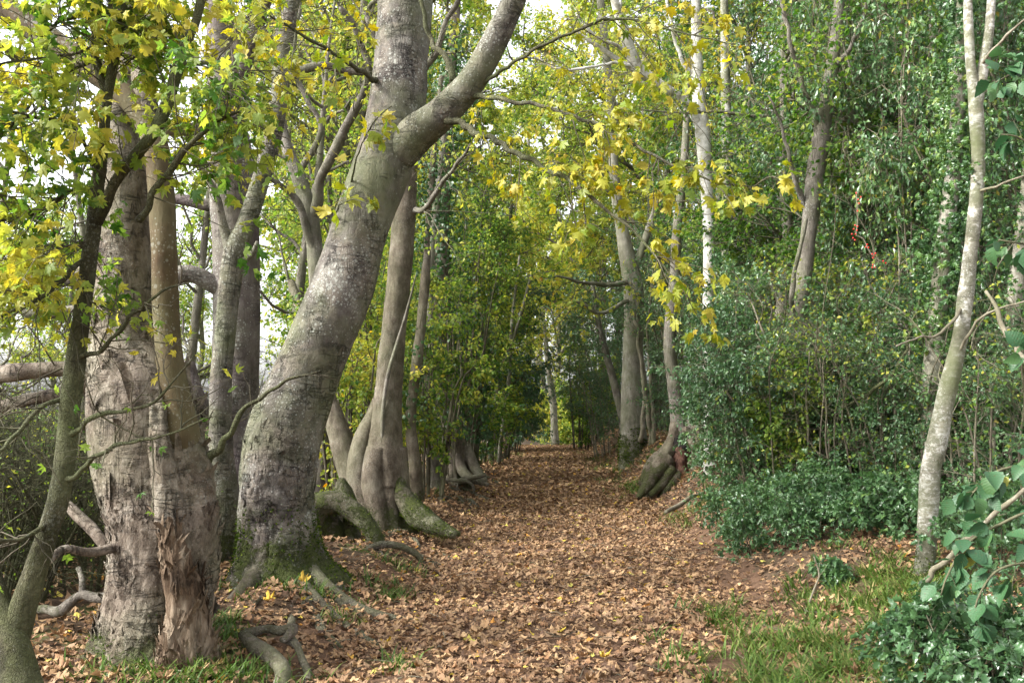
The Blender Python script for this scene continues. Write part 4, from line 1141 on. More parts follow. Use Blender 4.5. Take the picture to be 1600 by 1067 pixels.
def gz(x, y, dz=0.):
    return (x, y, float(ground(x, y)) + dz)

def at_px(px, D):
    x = (px - 800) / F_PX * D
    return gz(x, D)

def ivy_on(root, line, n, size, cover=1.0, h0=-9, h1=99, out=.06, mid=.5, mat=M_IVY, tpls=MAPLE_LO):
    """ivy leaves lying over a trunk"""
    p, r = px_line(line)
    t = tube(p, r, 14, .08)
    k = rng.integers(0, len(t['P']), n)
    q = t['P'][k] + t['N'][k] * rng.exponential(out, (n, 1)) + rng.normal(size=(n, 3)) * .03
    m = (q[:, 2] > h0) & (q[:, 2] < h1) & (noise(q * 1.6, 91) > .6 - 1.3 * cover)
    q = q[m]; nm = t['N'][k][m] + rng.normal(size=(m.sum(), 3)) * .45
    ax = np.array([0, 0, -1.]) + rng.normal(size=(m.sum(), 3)) * .5
    V, F, T = leaf_cloud(tpls, q, ax, nm, rng.uniform(size[0], size[1], len(q)), tints(q, mid, .15, .15))
    part("ivy", V, F, mat, root, T, False, 'stuff')

# ------------------------------------------------------------------ left side, going back
IT = [(716, 760, 16.5, 46), (708, 690, 16.5, 40), (698, 610, 16.5, 34), (692, 500, 16.5, 28), (690, 400, 16.5, 24), (695, 250, 16.6, 20), (705, 100, 16.7, 16), (720, -60, 16.8, 12)]
root = thing("ivy_clad_tree", "ivy clad trunk with bare twisted roots at the left edge of the path", "tree", base_of(IT))
put_tube("trunk", root, IT, B_FURROW, 30, .06, rough_bark(.025, 5, .2, 4, 71), foot=True)
for l in [[(712, 700, 16.4, 16), (722, 740, 16.2, 16), (745, 752, 16.0, 10), (762, 756, 15.9, 6)], [(700, 700, 16.4, 16), (704, 745, 16.2, 13), (690, 765, 16.0, 8)], [(690, 690, 16.5, 14), (690, 740, 16.3, 12), (712, 755, 16.0, 10), (738, 748, 15.9, 8), (760, 742, 15.8, 5)], [(678, 755, 15.6, 5), (705, 748, 15.5, 6), (730, 752, 15.4, 5), (742, 770, 15.4, 4)], [(728, 700, 16.5, 18), (742, 730, 16.3, 16), (758, 755, 16.1, 10)], [(690, 760, 15.7, 6), (690, 780, 15.5, 6), (700, 795, 15.3, 4)]]:
    put_tube("root", root, l, B_ROOT, 12, .05, rough_bark(.012, 8, seed=72, stretch=1))
for k in range(9):
    x0 = 655 + 7 * k + rng.normal() * 3
    put_tube("stem", root, [(x0 + 4, 770, 15.8, 3.5), (x0 + rng.normal() * 5, 690, 15.8, 3.2), (x0 + 6 + rng.normal() * 6, 600, 15.9, 2.6), (x0 + 8, 500, 16, 2)], B_TWIGP, 6, .12)
for k in range(16):
    x0 = rng.uniform(668, 735); y0 = rng.uniform(730, 775)
    D0 = F_PX * 1.35 / (y0 - 637); D0 = np.clip(D0, 13.5, 18.5)
    a0 = rng.uniform(10, 45) * rng.choice([1, 1, 1, -1]); w0 = rng.uniform(4, 11)
    put_root(root, [(x0, y0 - 22, D0 + .3, w0 * 1.3), (x0 + a0 * .35, y0 - 4, D0, w0), (x0 + a0 * .7, y0 + rng.uniform(0, 12), D0 - .2, w0 * .8), (x0 + a0 * 1.2, y0 + rng.uniform(6, 22), D0 - .5, w0 * .5)], B_ROOT, 10, rough_bark(.012, 8, seed=172, stretch=1), 9)
ivy_on(root, IT[1:], 5200, (.06, .11), .9, .9, 9, .28, .45)

GN = [("gnarled slim trunk just past the seamed furrowed tree", [(648, 800, 13.2, 30), (650, 740, 13.2, 22), (642, 660, 13.2, 18), (652, 560, 13.2, 16), (664, 440, 13.3, 13), (672, 300, 13.4, 10), (690, 120, 13.6, 7)]),
      ("bent gnarled trunk close in front of the ivy clad tree", [(682, 776, 15.2, 26), (680, 720, 15.2, 20), (668, 640, 15.2, 16), (676, 560, 15.2, 14), (672, 450, 15.3, 12), (684, 300, 15.4, 9), (700, 160, 15.6, 6)]),
      ("dark gnarled trunk right behind the twisted roots of the ivy clad tree", [(738, 742, 19.5, 24), (736, 690, 19.5, 18), (728, 620, 19.5, 15), (734, 540, 19.6, 13), (742, 430, 19.7, 11), (752, 300, 19.8, 8)]),
      ("furthest gnarled trunk at the left path edge before the dark holly", [(772, 716, 28, 16), (774, 670, 28, 12), (768, 610, 28, 10), (776, 540, 28.2, 8), (786, 440, 28.4, 7), (800, 320, 28.6, 5)])]
for k, (lab, l) in enumerate(GN):
    root = thing("gnarled_tree", lab, "tree", base_of(l), "gnarled trunks along the left edge of the path")
    put_tube("trunk", root, l, (B_FURROW, B_GREY, B_MROOT, B_FURROW)[k], 28, .05, rough_bark(.035, 4.5, .3, 4, 210 + k, base=.5), foot=True)
    bx, by, bd, bw = l[0]
    for q in range(7):
        a0 = rng.uniform(.5, 1.7) * bw * rng.choice([1, 1, -1]); w0 = bw * rng.uniform(.22, .45)
        put_root(root, [(bx + a0 * .15, by - 14, bd, w0 * 1.4), (bx + a0 * .5, by - 2, bd - .15, w0 * 1.1), (bx + a0, by + rng.uniform(0, 9), bd - .35, w0 * .8), (bx + a0 * 1.6, by + rng.uniform(4, 16), bd - .6, w0 * .4)], (B_ROOT, B_MROOT)[q % 2], 10, rough_bark(.012, 8, seed=220 + q, stretch=1), 9)
    ivy_on(root, l[2:], 900, (.05, .085), .7, .8, 9, .14, .5)
    c1 = grow(K_lines(l[2:], K=9), 12, (.4, 1.3), (.6, 1.3), .1, 1, .1, .1, 6, .3)
    c2 = grow(c1, 4, (.2, .5), (.4, 1.1), .2, 1, 0, .1, 4, .25)
    twig_part(root, [(c1, .008, .003, 4), (c2, .003, .0015, 3)], B_TWIG)

CS = [[(766, 722, 24, 9), (772, 660, 24, 8), (780, 590, 24, 7), (805, 520, 24, 5), (830, 430, 24, 4)], [(780, 716, 24.2, 8), (788, 650, 24.2, 7), (796, 580, 24.3, 6), (800, 500, 24.4, 5), (812, 400, 24.4, 4)],
      [(748, 722, 23.8, 10), (746, 650, 23.8, 8), (755, 570, 23.8, 7), (752, 470, 23.8, 6), (760, 330, 23.8, 4)], [(756, 722, 23.6, 6), (762, 640, 23.6, 5), (770, 550, 23.6, 4), (780, 450, 23.6, 3)], [(736, 726, 23.4, 9), (732, 660, 23.4, 8), (724, 580, 23.4, 7), (722, 470, 23.5, 6), (730, 330, 23.5, 4)], [(770, 720, 23.9, 5), (760, 660, 23.9, 5), (742, 600, 23.9, 4), (730, 540, 23.9, 3)]]
root = thing("coppiced_hazel", "clump of slender pale coppiced stems halfway down the left side", "tree", base_of(CS[0]))
for l in CS:
    put_tube("stem", root, l, B_PALE, 10, .12, rough_bark(.006, 6, seed=73), foot=True)
c1 = grow(K_lines(*CS, K=9), 12, (.6, 2.0), (.5, 1.2), .35, 1, .1, .1, 6, .2)
c2 = grow(c1, 7, (.25, .7), (.4, 1.1), .2, 1, 0, .15, 3, .2)
twig_part(root, [(c1, .01, .004, 3), (c2, .005, .002, 3)], B_TWIG)
lv = leaves_at(c2, 6, (.07, .12), .05, .2)
V, F, T = leaf_cloud(OVATE, *lv, tints(lv[0], .5, .16, .12))
part("foliage", V, F, M_LEAF, root, T, False, 'stuff')

# understorey on the left: (name, label, px, D, H, R, ns, per1, per2, lpt, size, mid)
LEFT = [
    ("hazel_bush", "yellow leaved bush filling the gap right of the leaning sycamore", 548, 11.6, 3.6, .95, 9, 9, 6, 5, (.045, .075), .58),
    ("hazel_bush", "lime yellow bush just beyond the furrowed trunk", 668, 14.2, 4.2, 1.0, 12, 10, 7, 5, (.05, .08), .45),
    ("hazel_bush", "tall olive yellow shrub rising behind the ivy clad trunk", 700, 19.0, 7.5, 1.5, 13, 14, 8, 5, (.055, .09), .42),
    ("hazel_bush", "green bush at the foot of the coppiced stems", 735, 21.0, 2.6, .9, 9, 9, 6, 5, (.06, .09), .42),
    ("hazel_bush", "golden olive shrub arching out above the coppiced stems", 745, 27.0, 9.5, 2.2, 13, 15, 8, 6, (.075, .12), .5),
    ("hazel_bush", "green gold shrub behind the leaning trunk and above the mossy stump", 590, 15.0, 6.5, 1.5, 11, 12, 8, 5, (.05, .085), .47),
]
hz = []
for (n, lab, px_, D, H, R, ns, a1, a2, lp, sz, mid) in LEFT:
    hz.append(shrub(n, lab, "bush", at_px(px_, D), H, R, ns, a1, a2, lp + 2, OVATE, M_LEAF, sz, mid, group="hazel bushes along the left side of the path", rs=.022, l1=(.3, .95), l2=(.12, .4), tmin=.1))
HG = "hazel bushes along the left side of the path"
dup(hz[1], at_px(640, 18), 2.0, (1.2, 1.2, 1.5), "tall lime yellow bush behind the seam of the furrowed trunk", HG)
dup(hz[2], at_px(655, 24), 1.0, 1.1, "olive yellow shrub high above the roots of the ivy clad trunk", HG)
dup(hz[4], at_px(790, 41), 2.5, 1.0, "golden olive shrub leaning over the shaded bend", HG)
dup(hz[3], at_px(905, 34), 2.9, 1.7, "lime green shrub at the right of the path's far end", "bushes at the end of the path")
dup(hz[4], at_px(690, 31), 4.1, 1.1, "golden olive shrub highest on the left behind the lime bushes", HG)
dup(hz[0], at_px(575, 13.5), 3.0, (1.1, 1.1, 1.0), "yellow leaved bush behind the fluted base", HG)
dup(hz[5], at_px(520, 17), 1.4, 1.0, "green gold shrub just right of the leaning trunk's foot, further back", HG)
for px_, D, a, sc, lab in [(738, 22.5, 1.2, (1.3, 1.3, .9), "dark leafy shrub low in the shade behind the twisted roots"), (775, 26, 3.3, 1.0, "olive shrub filling in behind the coppiced stems")]:
    dup(hz[3], at_px(px_, D), a, sc, lab, HG)
DARK = [
    ("holly_tree", "dark holly shading the bend at the far left of the path", 795, 33.0, 4.2, 1.6, 14, 16, 9, 7, (.10, .15), .2),
    ("holly_tree", "dark green holly behind the ivy clad trunk", 722, 20.0, 5.0, 1.1, 10, 12, 8, 6, (.07, .1), .4),
    ("holly_tree", "dark holly standing between the coppiced stems and the shaded bend", 770, 28.0, 7.0, 1.6, 12, 14, 8, 6, (.09, .13), .35),
]
for (n, lab, px_, D, H, R, ns, a1, a2, lp, sz, mid) in DARK:
    shrub(n, lab, "holly", at_px(px_, D), H, R, ns, a1, a2, lp, HOLLY_LO, M_HOLLY, sz, mid, rs=.03, group="dark hollies on the left side")

# bare thicket and hedge to the left of the old tree
HEDGE = [("blackthorn_bush", "bare tangled blackthorn right behind the dark mossy maple", 40, 7.6, 1.7, 1.0), ("blackthorn_bush", "bare thorn bush low behind the old pale trunk", 120, 8.6, 1.5, .9), ("blackthorn_bush", "tangled bare bush nearest the left edge below the low limbs", -10, 6.4, 1.4, .9), ("blackthorn_bush", "straggling bare bush beyond the old tree's low branches", 90, 10.5, 2.2, 1.3), ("blackthorn_bush", "dense bare thicket glimpsed left of the slim grey stem", 300, 11.5, 2.4, 1.2)]
bt = [shrub(n, lab, "bush", at_px(px_, D), H, R, 16, 14, 8, 1, OVATE, M_LEAF, (.018, .032), .5, rs=.014, group="bare thorn bushes behind the left trunks", l1=(.3, 1.0), l2=(.15, .5), tmin=.02, twig=B_MOSSY) for (n, lab, px_, D, H, R) in HEDGE]
for k, px_, D, a, lab in [(0, 75, 8.2, 2.0, "bare bush between the mossy maple and the low grey limb"), (1, 20, 9.5, 1.0, "bare bush in front of the bright field at the left"), (2, 140, 7.2, 4.0, "bare bush close behind the old tree's left foot"), (3, 210, 13, 3.0, "bare bush far behind the old tree"), (4, 330, 13.5, 2.0, "bare thicket behind the purple grey trunk's foot"), (0, -60, 7.0, 3.5, "bare bush cut off by the left edge")]:
    dup(bt[k], at_px(px_, D), a, 1.0, lab, "bare thorn bushes behind the left trunks")
HB = [("hedge_tree", "thin twiggy tree against the white sky at the far left", -40, 13.0, 7.5, 1.9, .5), ("hedge_tree", "sparse yellow tree seen through the limbs of the old tree", 130, 15.0, 8.5, 2.2, .62), ("hedge_tree", "sparse green gold tree in the gap left of the purple grey trunk", 290, 14.0, 8.0, 2.0, .5), ("hedge_tree", "twiggy pale tree between the grey stem and the leaning trunk", 455, 13.0, 8.0, 1.9, .56), ("hedge_tree", "taller twiggy tree far behind the leaning trunk", 530, 20.0, 12.0, 3.0, .58)]
for (n, lab, px_, D, H, sp, mid) in HB:
    b = at_px(px_, D)
    big_tree(n, lab, b, H, .1, .12, sp, 16, 9, 6, 2, OVATE, M_LEAF, (.05, .09), mid, B_GREY, "thin trees of the hedge on the left", (rng.normal() * .4, 0))
BT = [(500, 760, 11.8, 30), (505, 640, 11.8, 26), (498, 500, 11.9, 24), (494, 420, 12, 24), (486, 345, 12, 25), (466, 275, 12, 22), (446, 220, 12, 16), (430, 120, 12, 12), (440, 0, 12, 9)]
root = thing("crooked_tree", "crooked pale grey tree showing between the slim stem and the leaning trunk", "tree", base_of(BT))
put_tube("trunk", root, BT, B_GREY, 26, .05, rough_bark(.012, 8, .1, 4, 75), foot=True)
for l in [[(494, 420, 12, 16), (470, 330, 11.8, 12), (440, 290, 11.6, 10), (400, 260, 11.4, 6)], [(486, 345, 12, 18), (520, 240, 11.6, 16), (575, 130, 11.2, 13), (560, 60, 11, 11), (530, 10, 10.8, 9)], [(466, 275, 12, 12), (500, 200, 12, 10), (460, 110, 12, 8), (470, -20, 12, 6)]]:
    put_tube("branch", root, l, B_GREY, 12, .06, rough_bark(.008, 8, seed=76))
c0 = K_lines([(470, 330, 11.8, 12), (440, 290, 11.6, 10), (400, 260, 11.4, 6)], [(520, 240, 11.6, 16), (575, 130, 11.2, 13), (530, 10, 10.8, 9)], [(500, 200, 12, 10), (460, 110, 12, 8), (470, -20, 12, 6)], [(466, 275, 12, 22), (430, 120, 12, 12), (440, 0, 12, 9)], K=8)
c1 = grow(c0, 12, (.5, 1.5), (.5, 1.3), .1, 1, .05, .1, 6, .3)
c2 = grow(c1, 6, (.2, .6), (.4, 1.2), .2, 1, 0, .1, 5, .25)
twig_part(root, [(c1, .008, .003, 4), (c2, .004, .0015, 3)], B_TWIG)
lv = leaves_at(c2, 1, (.05, .09), .04, .4)
V, F, T = leaf_cloud(OVATE, *lv, tints(lv[0], .5, .15, .12))
part("foliage", V, F, M_LEAF, root, T, False, 'stuff')

# ------------------------------------------------------------------ right side
PS = [(990, 694, 22, 44), (988, 650, 22, 36), (987, 590, 22, 31), (990, 520, 22, 31), (990, 460, 22, 32), (984, 420, 22, 28), (972, 360, 22, 20), (960, 280, 22, 17), (955, 160, 22, 14), (940, 20, 22, 12), (930, -100, 22, 9)]
root = thing("pale_sycamore", "straight pale grey trunk with a mossy foot on the right bank", "tree", base_of(PS))
t = put_tube("trunk", root, PS, B_PALE, 40, .07, rough_bark(.02, 4, .15, 5, 81), foot=True)
moss_on(root, t, 1800, 1.1, (.03, .06))
for l in [[(1000, 690, 21.6, 8), (1008, 620, 21.6, 7), (1003, 560, 21.6, 7), (996, 500, 21.6, 6), (1002, 440, 21.6, 5)], [(1016, 696, 21.4, 7), (1014, 640, 21.4, 7), (1004, 590, 21.5, 7), (998, 540, 21.5, 6), (990, 470, 21.5, 5)], [(1022, 700, 21.3, 8), (1020, 650, 21.4, 6), (1016, 600, 21.4, 5), (1012, 520, 21.4, 4), (1020, 430, 21.4, 3)]]:
    put_tube("creeper", root, l, B_TWIGP, 8, .1, rough_bark(.01, 5, seed=82), label="thick bare creeper climbing the trunk")
for l in [[(986, 430, 22, 18), (1000, 400, 22, 14), (1020, 340, 22, 11), (1050, 240, 22, 9), (1060, 100, 22, 7)], [(984, 440, 22, 10), (950, 445, 21, 7), (900, 440, 20, 5), (870, 430, 19.5, 3)], [(980, 470, 21.8, 8), (940, 490, 21, 6), (900, 470, 20.5, 4)]]:
    put_tube("branch", root, l, B_PALE, 10, .1)
c0 = K_lines([(1000, 400, 22, 14), (1050, 240, 22, 9), (1060, 100, 22, 7)], [(984, 440, 22, 10), (900, 440, 20, 5), (870, 430, 19.5, 3)], [(972, 360, 22, 20), (955, 160, 22, 14), (930, -100, 22, 9)], [(965, 320, 22, 8), (900, 250, 20, 6), (840, 200, 18, 4)], K=8)
c1 = grow(c0, 12, (.8, 2.2), (.5, 1.2), .1, 1, .05, .15, 6, .2)
c2 = grow(c1, 7, (.3, .8), (.4, 1.1), .2, 1, 0, .2, 3, .2)
twig_part(root, [(c1, .012, .004, 3), (c2, .005, .002, 3)], B_TWIG)
lv = leaves_at(c2, 4, (.08, .15), .06, .2)
V, F, T = leaf_cloud(MAPLE_LO, *lv, tints(lv[0], .66, .12, .1))
part("foliage", V, F, M_LEAF, root, T, False, 'stuff')

HS1 = [(1066, 690, 16.5, 34), (1060, 655, 16.5, 26), (1053, 600, 16.5, 21), (1046, 545, 16.5, 19), (1048, 500, 16.5, 19), (1054, 440, 16.5, 17), (1058, 360, 16.5, 15), (1070, 240, 16.5, 12), (1076, 100, 16.5, 9)]
HS2 = [(1074, 690, 16.5, 36), (1082, 652, 16.5, 26), (1094, 600, 16.5, 19), (1098, 545, 16.5, 17), (1106, 470, 16.5, 15), (1118, 380, 16.5, 13), (1128, 250, 16.5, 11)]
root = thing("twin_stemmed_tree", "two smooth curving stems rising from a hollow rotten stump on the right bank", "tree", base_of([(1060, 740, 16.2, 30)]))
put_tube("stem", root, HS1, B_GREY, 24, .06, rough_bark(.008, 5, seed=83))
put_tube("stem", root, HS2, B_GREY, 24, .06, rough_bark(.008, 5, seed=84))
put_tube("stump", root, [(1076, 660, 16.75, 40), (1074, 690, 16.75, 56), (1070, 730, 16.75, 64), (1064, 790, 16.7, 80)], B_FURROW, 50, .03, rough_bark(.07, 5, .3, 6, 85, base=3, stretch=.6))
for q, l in enumerate([[(1058, 650, 16.5, 16), (1050, 690, 16.35, 24), (1036, 722, 16.2, 22), (1020, 748, 16.1, 16), (1004, 768, 15.9, 9)], [(1060, 655, 16.5, 14), (1046, 700, 16.4, 26), (1022, 728, 16.3, 22), (1006, 745, 16.2, 12)],
          [(1064, 730, 16.2, 18), (1054, 750, 16.0, 24), (1038, 770, 15.8, 18), (1024, 785, 15.6, 10)], [(1086, 655, 16.4, 16), (1092, 690, 16.2, 26), (1094, 730, 16.0, 28), (1098, 765, 15.8, 24), (1100, 790, 15.7, 20)],
          [(1072, 670, 16.3, 16), (1080, 686, 16.15, 16), (1086, 705, 16.05, 14), (1088, 735, 16.0, 14)]]):
    p, r = root_line(l, 3)
    p[-1, 2] = ground(p[-1, 0], p[-1, 1]) - .12
    t = tube(p, r * .85, 24, .03, rough_bark(.03, 6, .12, 4, 185 + q, base=3, stretch=.8))
    part("buttress", t['V'], t['F'], B_FURROW, root)
put_tube("rotten_wood", root, [(1064, 690, 16.4, 14), (1066, 704, 16.28, 30), (1070, 720, 16.22, 34), (1068, 738, 16.2, 30), (1062, 755, 16.25, 18)], B_REDROT, 40, .015, rough_bark(.09, 7, .2, 5, 86, stretch=1), label="red brown rotten heartwood showing in the stump")
put_tube("hollow", root, [(1058, 680, 16.4, 8), (1060, 692, 16.26, 18), (1066, 704, 16.2, 20), (1072, 712, 16.25, 10)], bark_mat("painted_hollow_shade", [(.006, .005, .004), (.012, .009, .007), (.02, .016, .012)], 1, 1, 0, 9, 0, 0, .4, 0, .5), 24, .015, rough_bark(.06, 8, .2, 4, 186, stretch=1))  # solid near-black lump; its colour paints the shade inside the stump's hole
for l in [[(1040, 720, 16.2, 34), (1022, 745, 15.9, 26), (1008, 765, 15.7, 16), (998, 778, 15.5, 8)], [(1046, 735, 16.1, 26), (1032, 760, 15.8, 16), (1015, 775, 15.6, 10)], [(1030, 715, 16.3, 24), (1012, 735, 16.1, 16), (1002, 755, 16, 10)], [(1085, 720, 16, 20), (1095, 750, 15.6, 12), (1100, 775, 15.3, 8)]]:
    put_tube("root", root, l, B_FURROW, 18, .04, rough_bark(.015, 8, seed=87, stretch=1))

BI = [(1110, 760, 14, 22), (1109, 680, 14, 18), (1108, 600, 14, 18), (1107, 480, 14, 18), (1108, 380, 14, 18), (1104, 290, 14, 20), (1098, 210, 14, 24), (1094, 170, 14, 22), (1089, 120, 14, 20), (1088, 50, 14, 16), (1086, -40, 14, 13), (1080, -200, 14, 8)]
root = thing("white_birch", "tall white birch with a pale limb reaching left over the path", "tree", base_of(BI))
put_tube("trunk", root, BI, B_WBIRCH, 24, .05, rough_bark(.006, 6, seed=88), foot=True)
put_tube("limb", root, [(1096, 200, 14, 16), (1075, 165, 13.9, 14), (1045, 140, 13.8, 12), (1010, 122, 13.7, 10), (960, 90, 13.5, 8), (900, 50, 13.3, 5)], B_WBIRCH, 16, .06)
put_tube("limb", root, [(1050, 145, 13.8, 12), (1000, 110, 13.6, 20), (985, 80, 13.5, 19), (972, 40, 13.4, 16), (960, 0, 13.3, 13), (945, -60, 13.2, 9)], B_WBIRCH, 18, .05, label="stout white limb turning up over the path")
for l in [[(985, 80, 13.5, 8), (960, 70, 13.4, 6), (930, 55, 13.3, 5), (900, 20, 13.2, 3)], [(975, 50, 13.4, 6), (968, 20, 13.4, 5), (975, -30, 13.4, 4)], [(1010, 115, 13.6, 6), (960, 100, 13.4, 5), (880, 110, 13.0, 4), (820, 80, 12.8, 2)], [(1090, 130, 14, 8), (1060, 80, 13.9, 6), (1045, 20, 13.8, 5), (1040, -40, 13.8, 4)]]:
    put_tube("branch", root, l, B_WBIRCH, 8, .08)
c0 = K_lines([(985, 80, 13.5, 8), (930, 55, 13.3, 5), (900, 20, 13.2, 3)], [(1010, 115, 13.6, 6), (880, 110, 13.0, 4), (820, 80, 12.8, 2)], [(1090, 130, 14, 8), (1045, 20, 13.8, 5), (1040, -40, 13.8, 4)], [(1075, 165, 13.9, 14), (1010, 122, 13.7, 10), (900, 50, 13.3, 5)], [(1104, 290, 14, 8), (1120, 200, 13.6, 6), (1150, 100, 13.2, 4)], K=8)
c1 = grow(c0, 11, (.5, 1.5), (.5, 1.2), .1, 1, .05, .2, 6, .2)
c2 = grow(c1, 6, (.2, .6), (.4, 1.1), .2, 1, 0, .25, 3, .2)
twig_part(root, [(c1, .007, .003, 3), (c2, .003, .0014, 3)], B_TWIGP)
lv = leaves_at(c2, 3, (.05, .085), .05, .2)
V, F, T = leaf_cloud(OVATE, *lv, tints(lv[0], .66, .12, .1))
part("foliage", V, F, M_LEAF, root, T, False, 'stuff')
ivy_on(root, BI[2:8], 1500, (.06, .09), .45, 1.5, 9, .1, .5)

BI2 = [(1142, 760, 16, 20), (1138, 600, 16, 18), (1136, 420, 16, 17), (1136, 250, 16, 16), (1134, 150, 16, 15), (1132, 20, 16, 13), (1130, -150, 16, 9)]
root = thing("slim_birch", "slimmer birch half hidden in leaves just right of the tall white birch", "tree", base_of(BI2))
put_tube("trunk", root, BI2, B_BIRCH, 18, .07, rough_bark(.006, 6, seed=89), foot=True)
ivy_on(root, BI2[1:5], 1900, (.06, .09), .7, 1.5, 7, .14, .5)

GT = [(1240, 850, 11, 36), (1238, 700, 11, 30), (1240, 560, 11, 27), (1250, 480, 11, 25), (1262, 380, 11, 24), (1272, 290, 11, 28), (1284, 210, 11, 27), (1296, 130, 11, 20), (1306, 60, 11, 18), (1312, -20, 11, 16), (1318, -180, 11, 11)]
root = thing("grey_leaning_tree", "slim grey brown trunk leaning slightly right among the hollies", "tree", base_of(GT))
put_tube("trunk", root, GT, B_GREY, 30, .04, rough_bark(.012, 8, .0, 4, 90), foot=True)
for l in [[(1284, 210, 11, 10), (1250, 120, 10.8, 8), (1225, 20, 10.6, 6), (1210, -60, 10.5, 5)], [(1262, 330, 11, 9), (1235, 260, 10.8, 7), (1222, 200, 10.7, 5), (1200, 150, 10.6, 3)], [(1245, 520, 10.9, 10), (1236, 460, 10.7, 8), (1246, 400, 10.6, 7), (1262, 340, 10.5, 6)], [(1300, 110, 11, 9), (1335, 60, 10.8, 7), (1360, -20, 10.6, 5)]]:
    put_tube("branch", root, l, B_GREY, 10, .06)
c0 = K_lines([(1284, 210, 11, 10), (1250, 120, 10.8, 8), (1225, 20, 10.6, 6)], [(1300, 110, 11, 9), (1335, 60, 10.8, 7), (1360, -20, 10.6, 5)], [(1262, 330, 11, 9), (1235, 260, 10.8, 7), (1200, 150, 10.6, 3)], [(1290, 180, 11, 4), (1340, 200, 10.6, 3), (1400, 190, 10.3, 2)], K=8)
c1 = grow(c0, 10, (.5, 1.4), (.5, 1.2), .1, 1, .05, .15, 6, .2)
c2 = grow(c1, 6, (.2, .6), (.4, 1.1), .2, 1, 0, .2, 3, .2)
twig_part(root, [(c1, .006, .0025, 3), (c2, .003, .0014, 3)], B_TWIG)
lv = leaves_at(c2, 4, (.05, .09), .05, .2)
V, F, T = leaf_cloud(OVATE, *lv, tints(lv[0], .36, .18, .12))
part("foliage", V, F, M_LEAF, root, T, False, 'stuff')

MT = [(1336, 860, 12, 24), (1340, 700, 12, 20), (1344, 520, 12, 18), (1350, 420, 12, 17), (1362, 300, 12, 16), (1372, 180, 12, 15), (1378, 60, 12, 13), (1384, -80, 12, 10)]
root = thing("green_stained_tree", "thin green stained trunk hung with red berries deep in the hollies", "tree", base_of(MT))
put_tube("trunk", root, MT, B_MOSSY, 18, .06, rough_bark(.008, 8, seed=92), foot=True)

# red berries on their dry vine
VB = [(1338, 300, 9.2, 2), (1340, 345, 9.15, 2.2), (1338, 368, 9.12, 2.2), (1348, 372, 9.1, 2.2), (1358, 392, 9.08, 2.2), (1366, 402, 9.06, 2), (1380, 410, 9.04, 1.6)]
root = thing("berry_vine", "dry vine strung with bright red berries hanging among the hollies", "vine", P(1338, 300, 9.2))
put_tube("stem", root, VB, B_TWIGP, 6, .04)
def ball(c, r, n=8):
    th = np.linspace(0, np.pi, n // 2 + 1); ph = np.linspace(0, 2 * np.pi, n, endpoint=False)
    V = np.array([[math.sin(a) * math.cos(b), math.sin(a) * math.sin(b), math.cos(a)] for a in th for b in ph]) * r + c
    F = [[i * n + j, (i + 1) * n + j, (i + 1) * n + (j + 1) % n, i * n + (j + 1) % n] for i in range(n // 2) for j in range(n)]
    return V, [np.array(F)]
me_b = make_mesh("berry", ball(np.zeros(3), .0095)[0], ball(np.zeros(3), .0095)[1], M_BERRY, np.linspace(0, 1, len(ball(np.zeros(3), 1)[0])))
for (bx, by) in [(1336, 352), (1334, 358), (1339, 360), (1337, 366), (1333, 372), (1336, 375), (1331, 366), (1340, 354), (1355, 382), (1357, 387), (1353, 386), (1363, 397), (1366, 400), (1368, 396), (1364, 403), (1364, 414), (1367, 418), (1363, 418), (1380, 408), (1384, 411), (1338, 302), (1342, 318), (1340, 330), (1345, 308), (1341, 312)]:
    o = link("berry", me_b, root)
    o.location = Vector(P(bx, by, 9.05 + rng.uniform(-.03, .05))) - root.location

IV = [(1462, 840, 8.8, 36), (1456, 700, 8.8, 32), (1456, 620, 8.8, 30), (1460, 545, 8.8, 30), (1468, 460, 8.8, 27), (1478, 360, 8.8, 25), (1492, 240, 8.8, 22), (1500, 100, 8.8, 20), (1505, -60, 8.8, 16)]
root = thing("ivy_wrapped_trunk", "pale trunk thickly wrapped in ivy just left of the front birch", "tree", base_of(IV))
put_tube("trunk", root, IV, B_PALE, 24, .04, rough_bark(.01, 7, seed=93), foot=True)
ivy_on(root, IV[3:], 3600, (.045, .08), 1.3, 2.0, 9, .13, .58, tpls=MAPLE)
ivy_on(root, IV[:4], 1100, (.04, .07), .7, .3, 1.5, .1, .5, tpls=MAPLE)

FB = [(1442, 918, 7, 34.2), (1447, 872, 7, 30.6), (1450, 800, 7, 29.7), (1454, 734, 7, 29.7), (1466, 680, 7, 30.6), (1480, 610, 7, 27.0), (1496, 545, 7, 23.4), (1508, 470, 7, 22.5), (1516, 400, 7, 20.7), (1525, 320, 7, 19.8), (1529, 250, 7, 19.8), (1525, 180, 7, 21.6), (1519, 120, 7, 15.3), (1514, 50, 7, 12.6), (1511, -30, 7, 10.8), (1505, -160, 7, 8.1)]
root = thing("front_birch", "crooked silver birch with peeling white bark standing on the right grass bank", "tree", base_of(FB))
FBR = root
t = put_tube("trunk", root, FB, B_BIRCH, 44, .02, rough_bark(.01, 8, .08, 4, 94), foot=True)
moss_on(root, t, 900, .25)
ivy_on(root, FB[5:11], 380, (.04, .07), .35, 1.2, 9, .05, .5, tpls=MAPLE)
put_tube("limb", root, [(1524, 175, 7, 20), (1534, 120, 7, 17), (1544, 60, 7, 15), (1549, 0, 7, 13), (1555, -80, 7, 10)], B_BIRCH, 24, .03, rough_bark(.004, 8, seed=95))
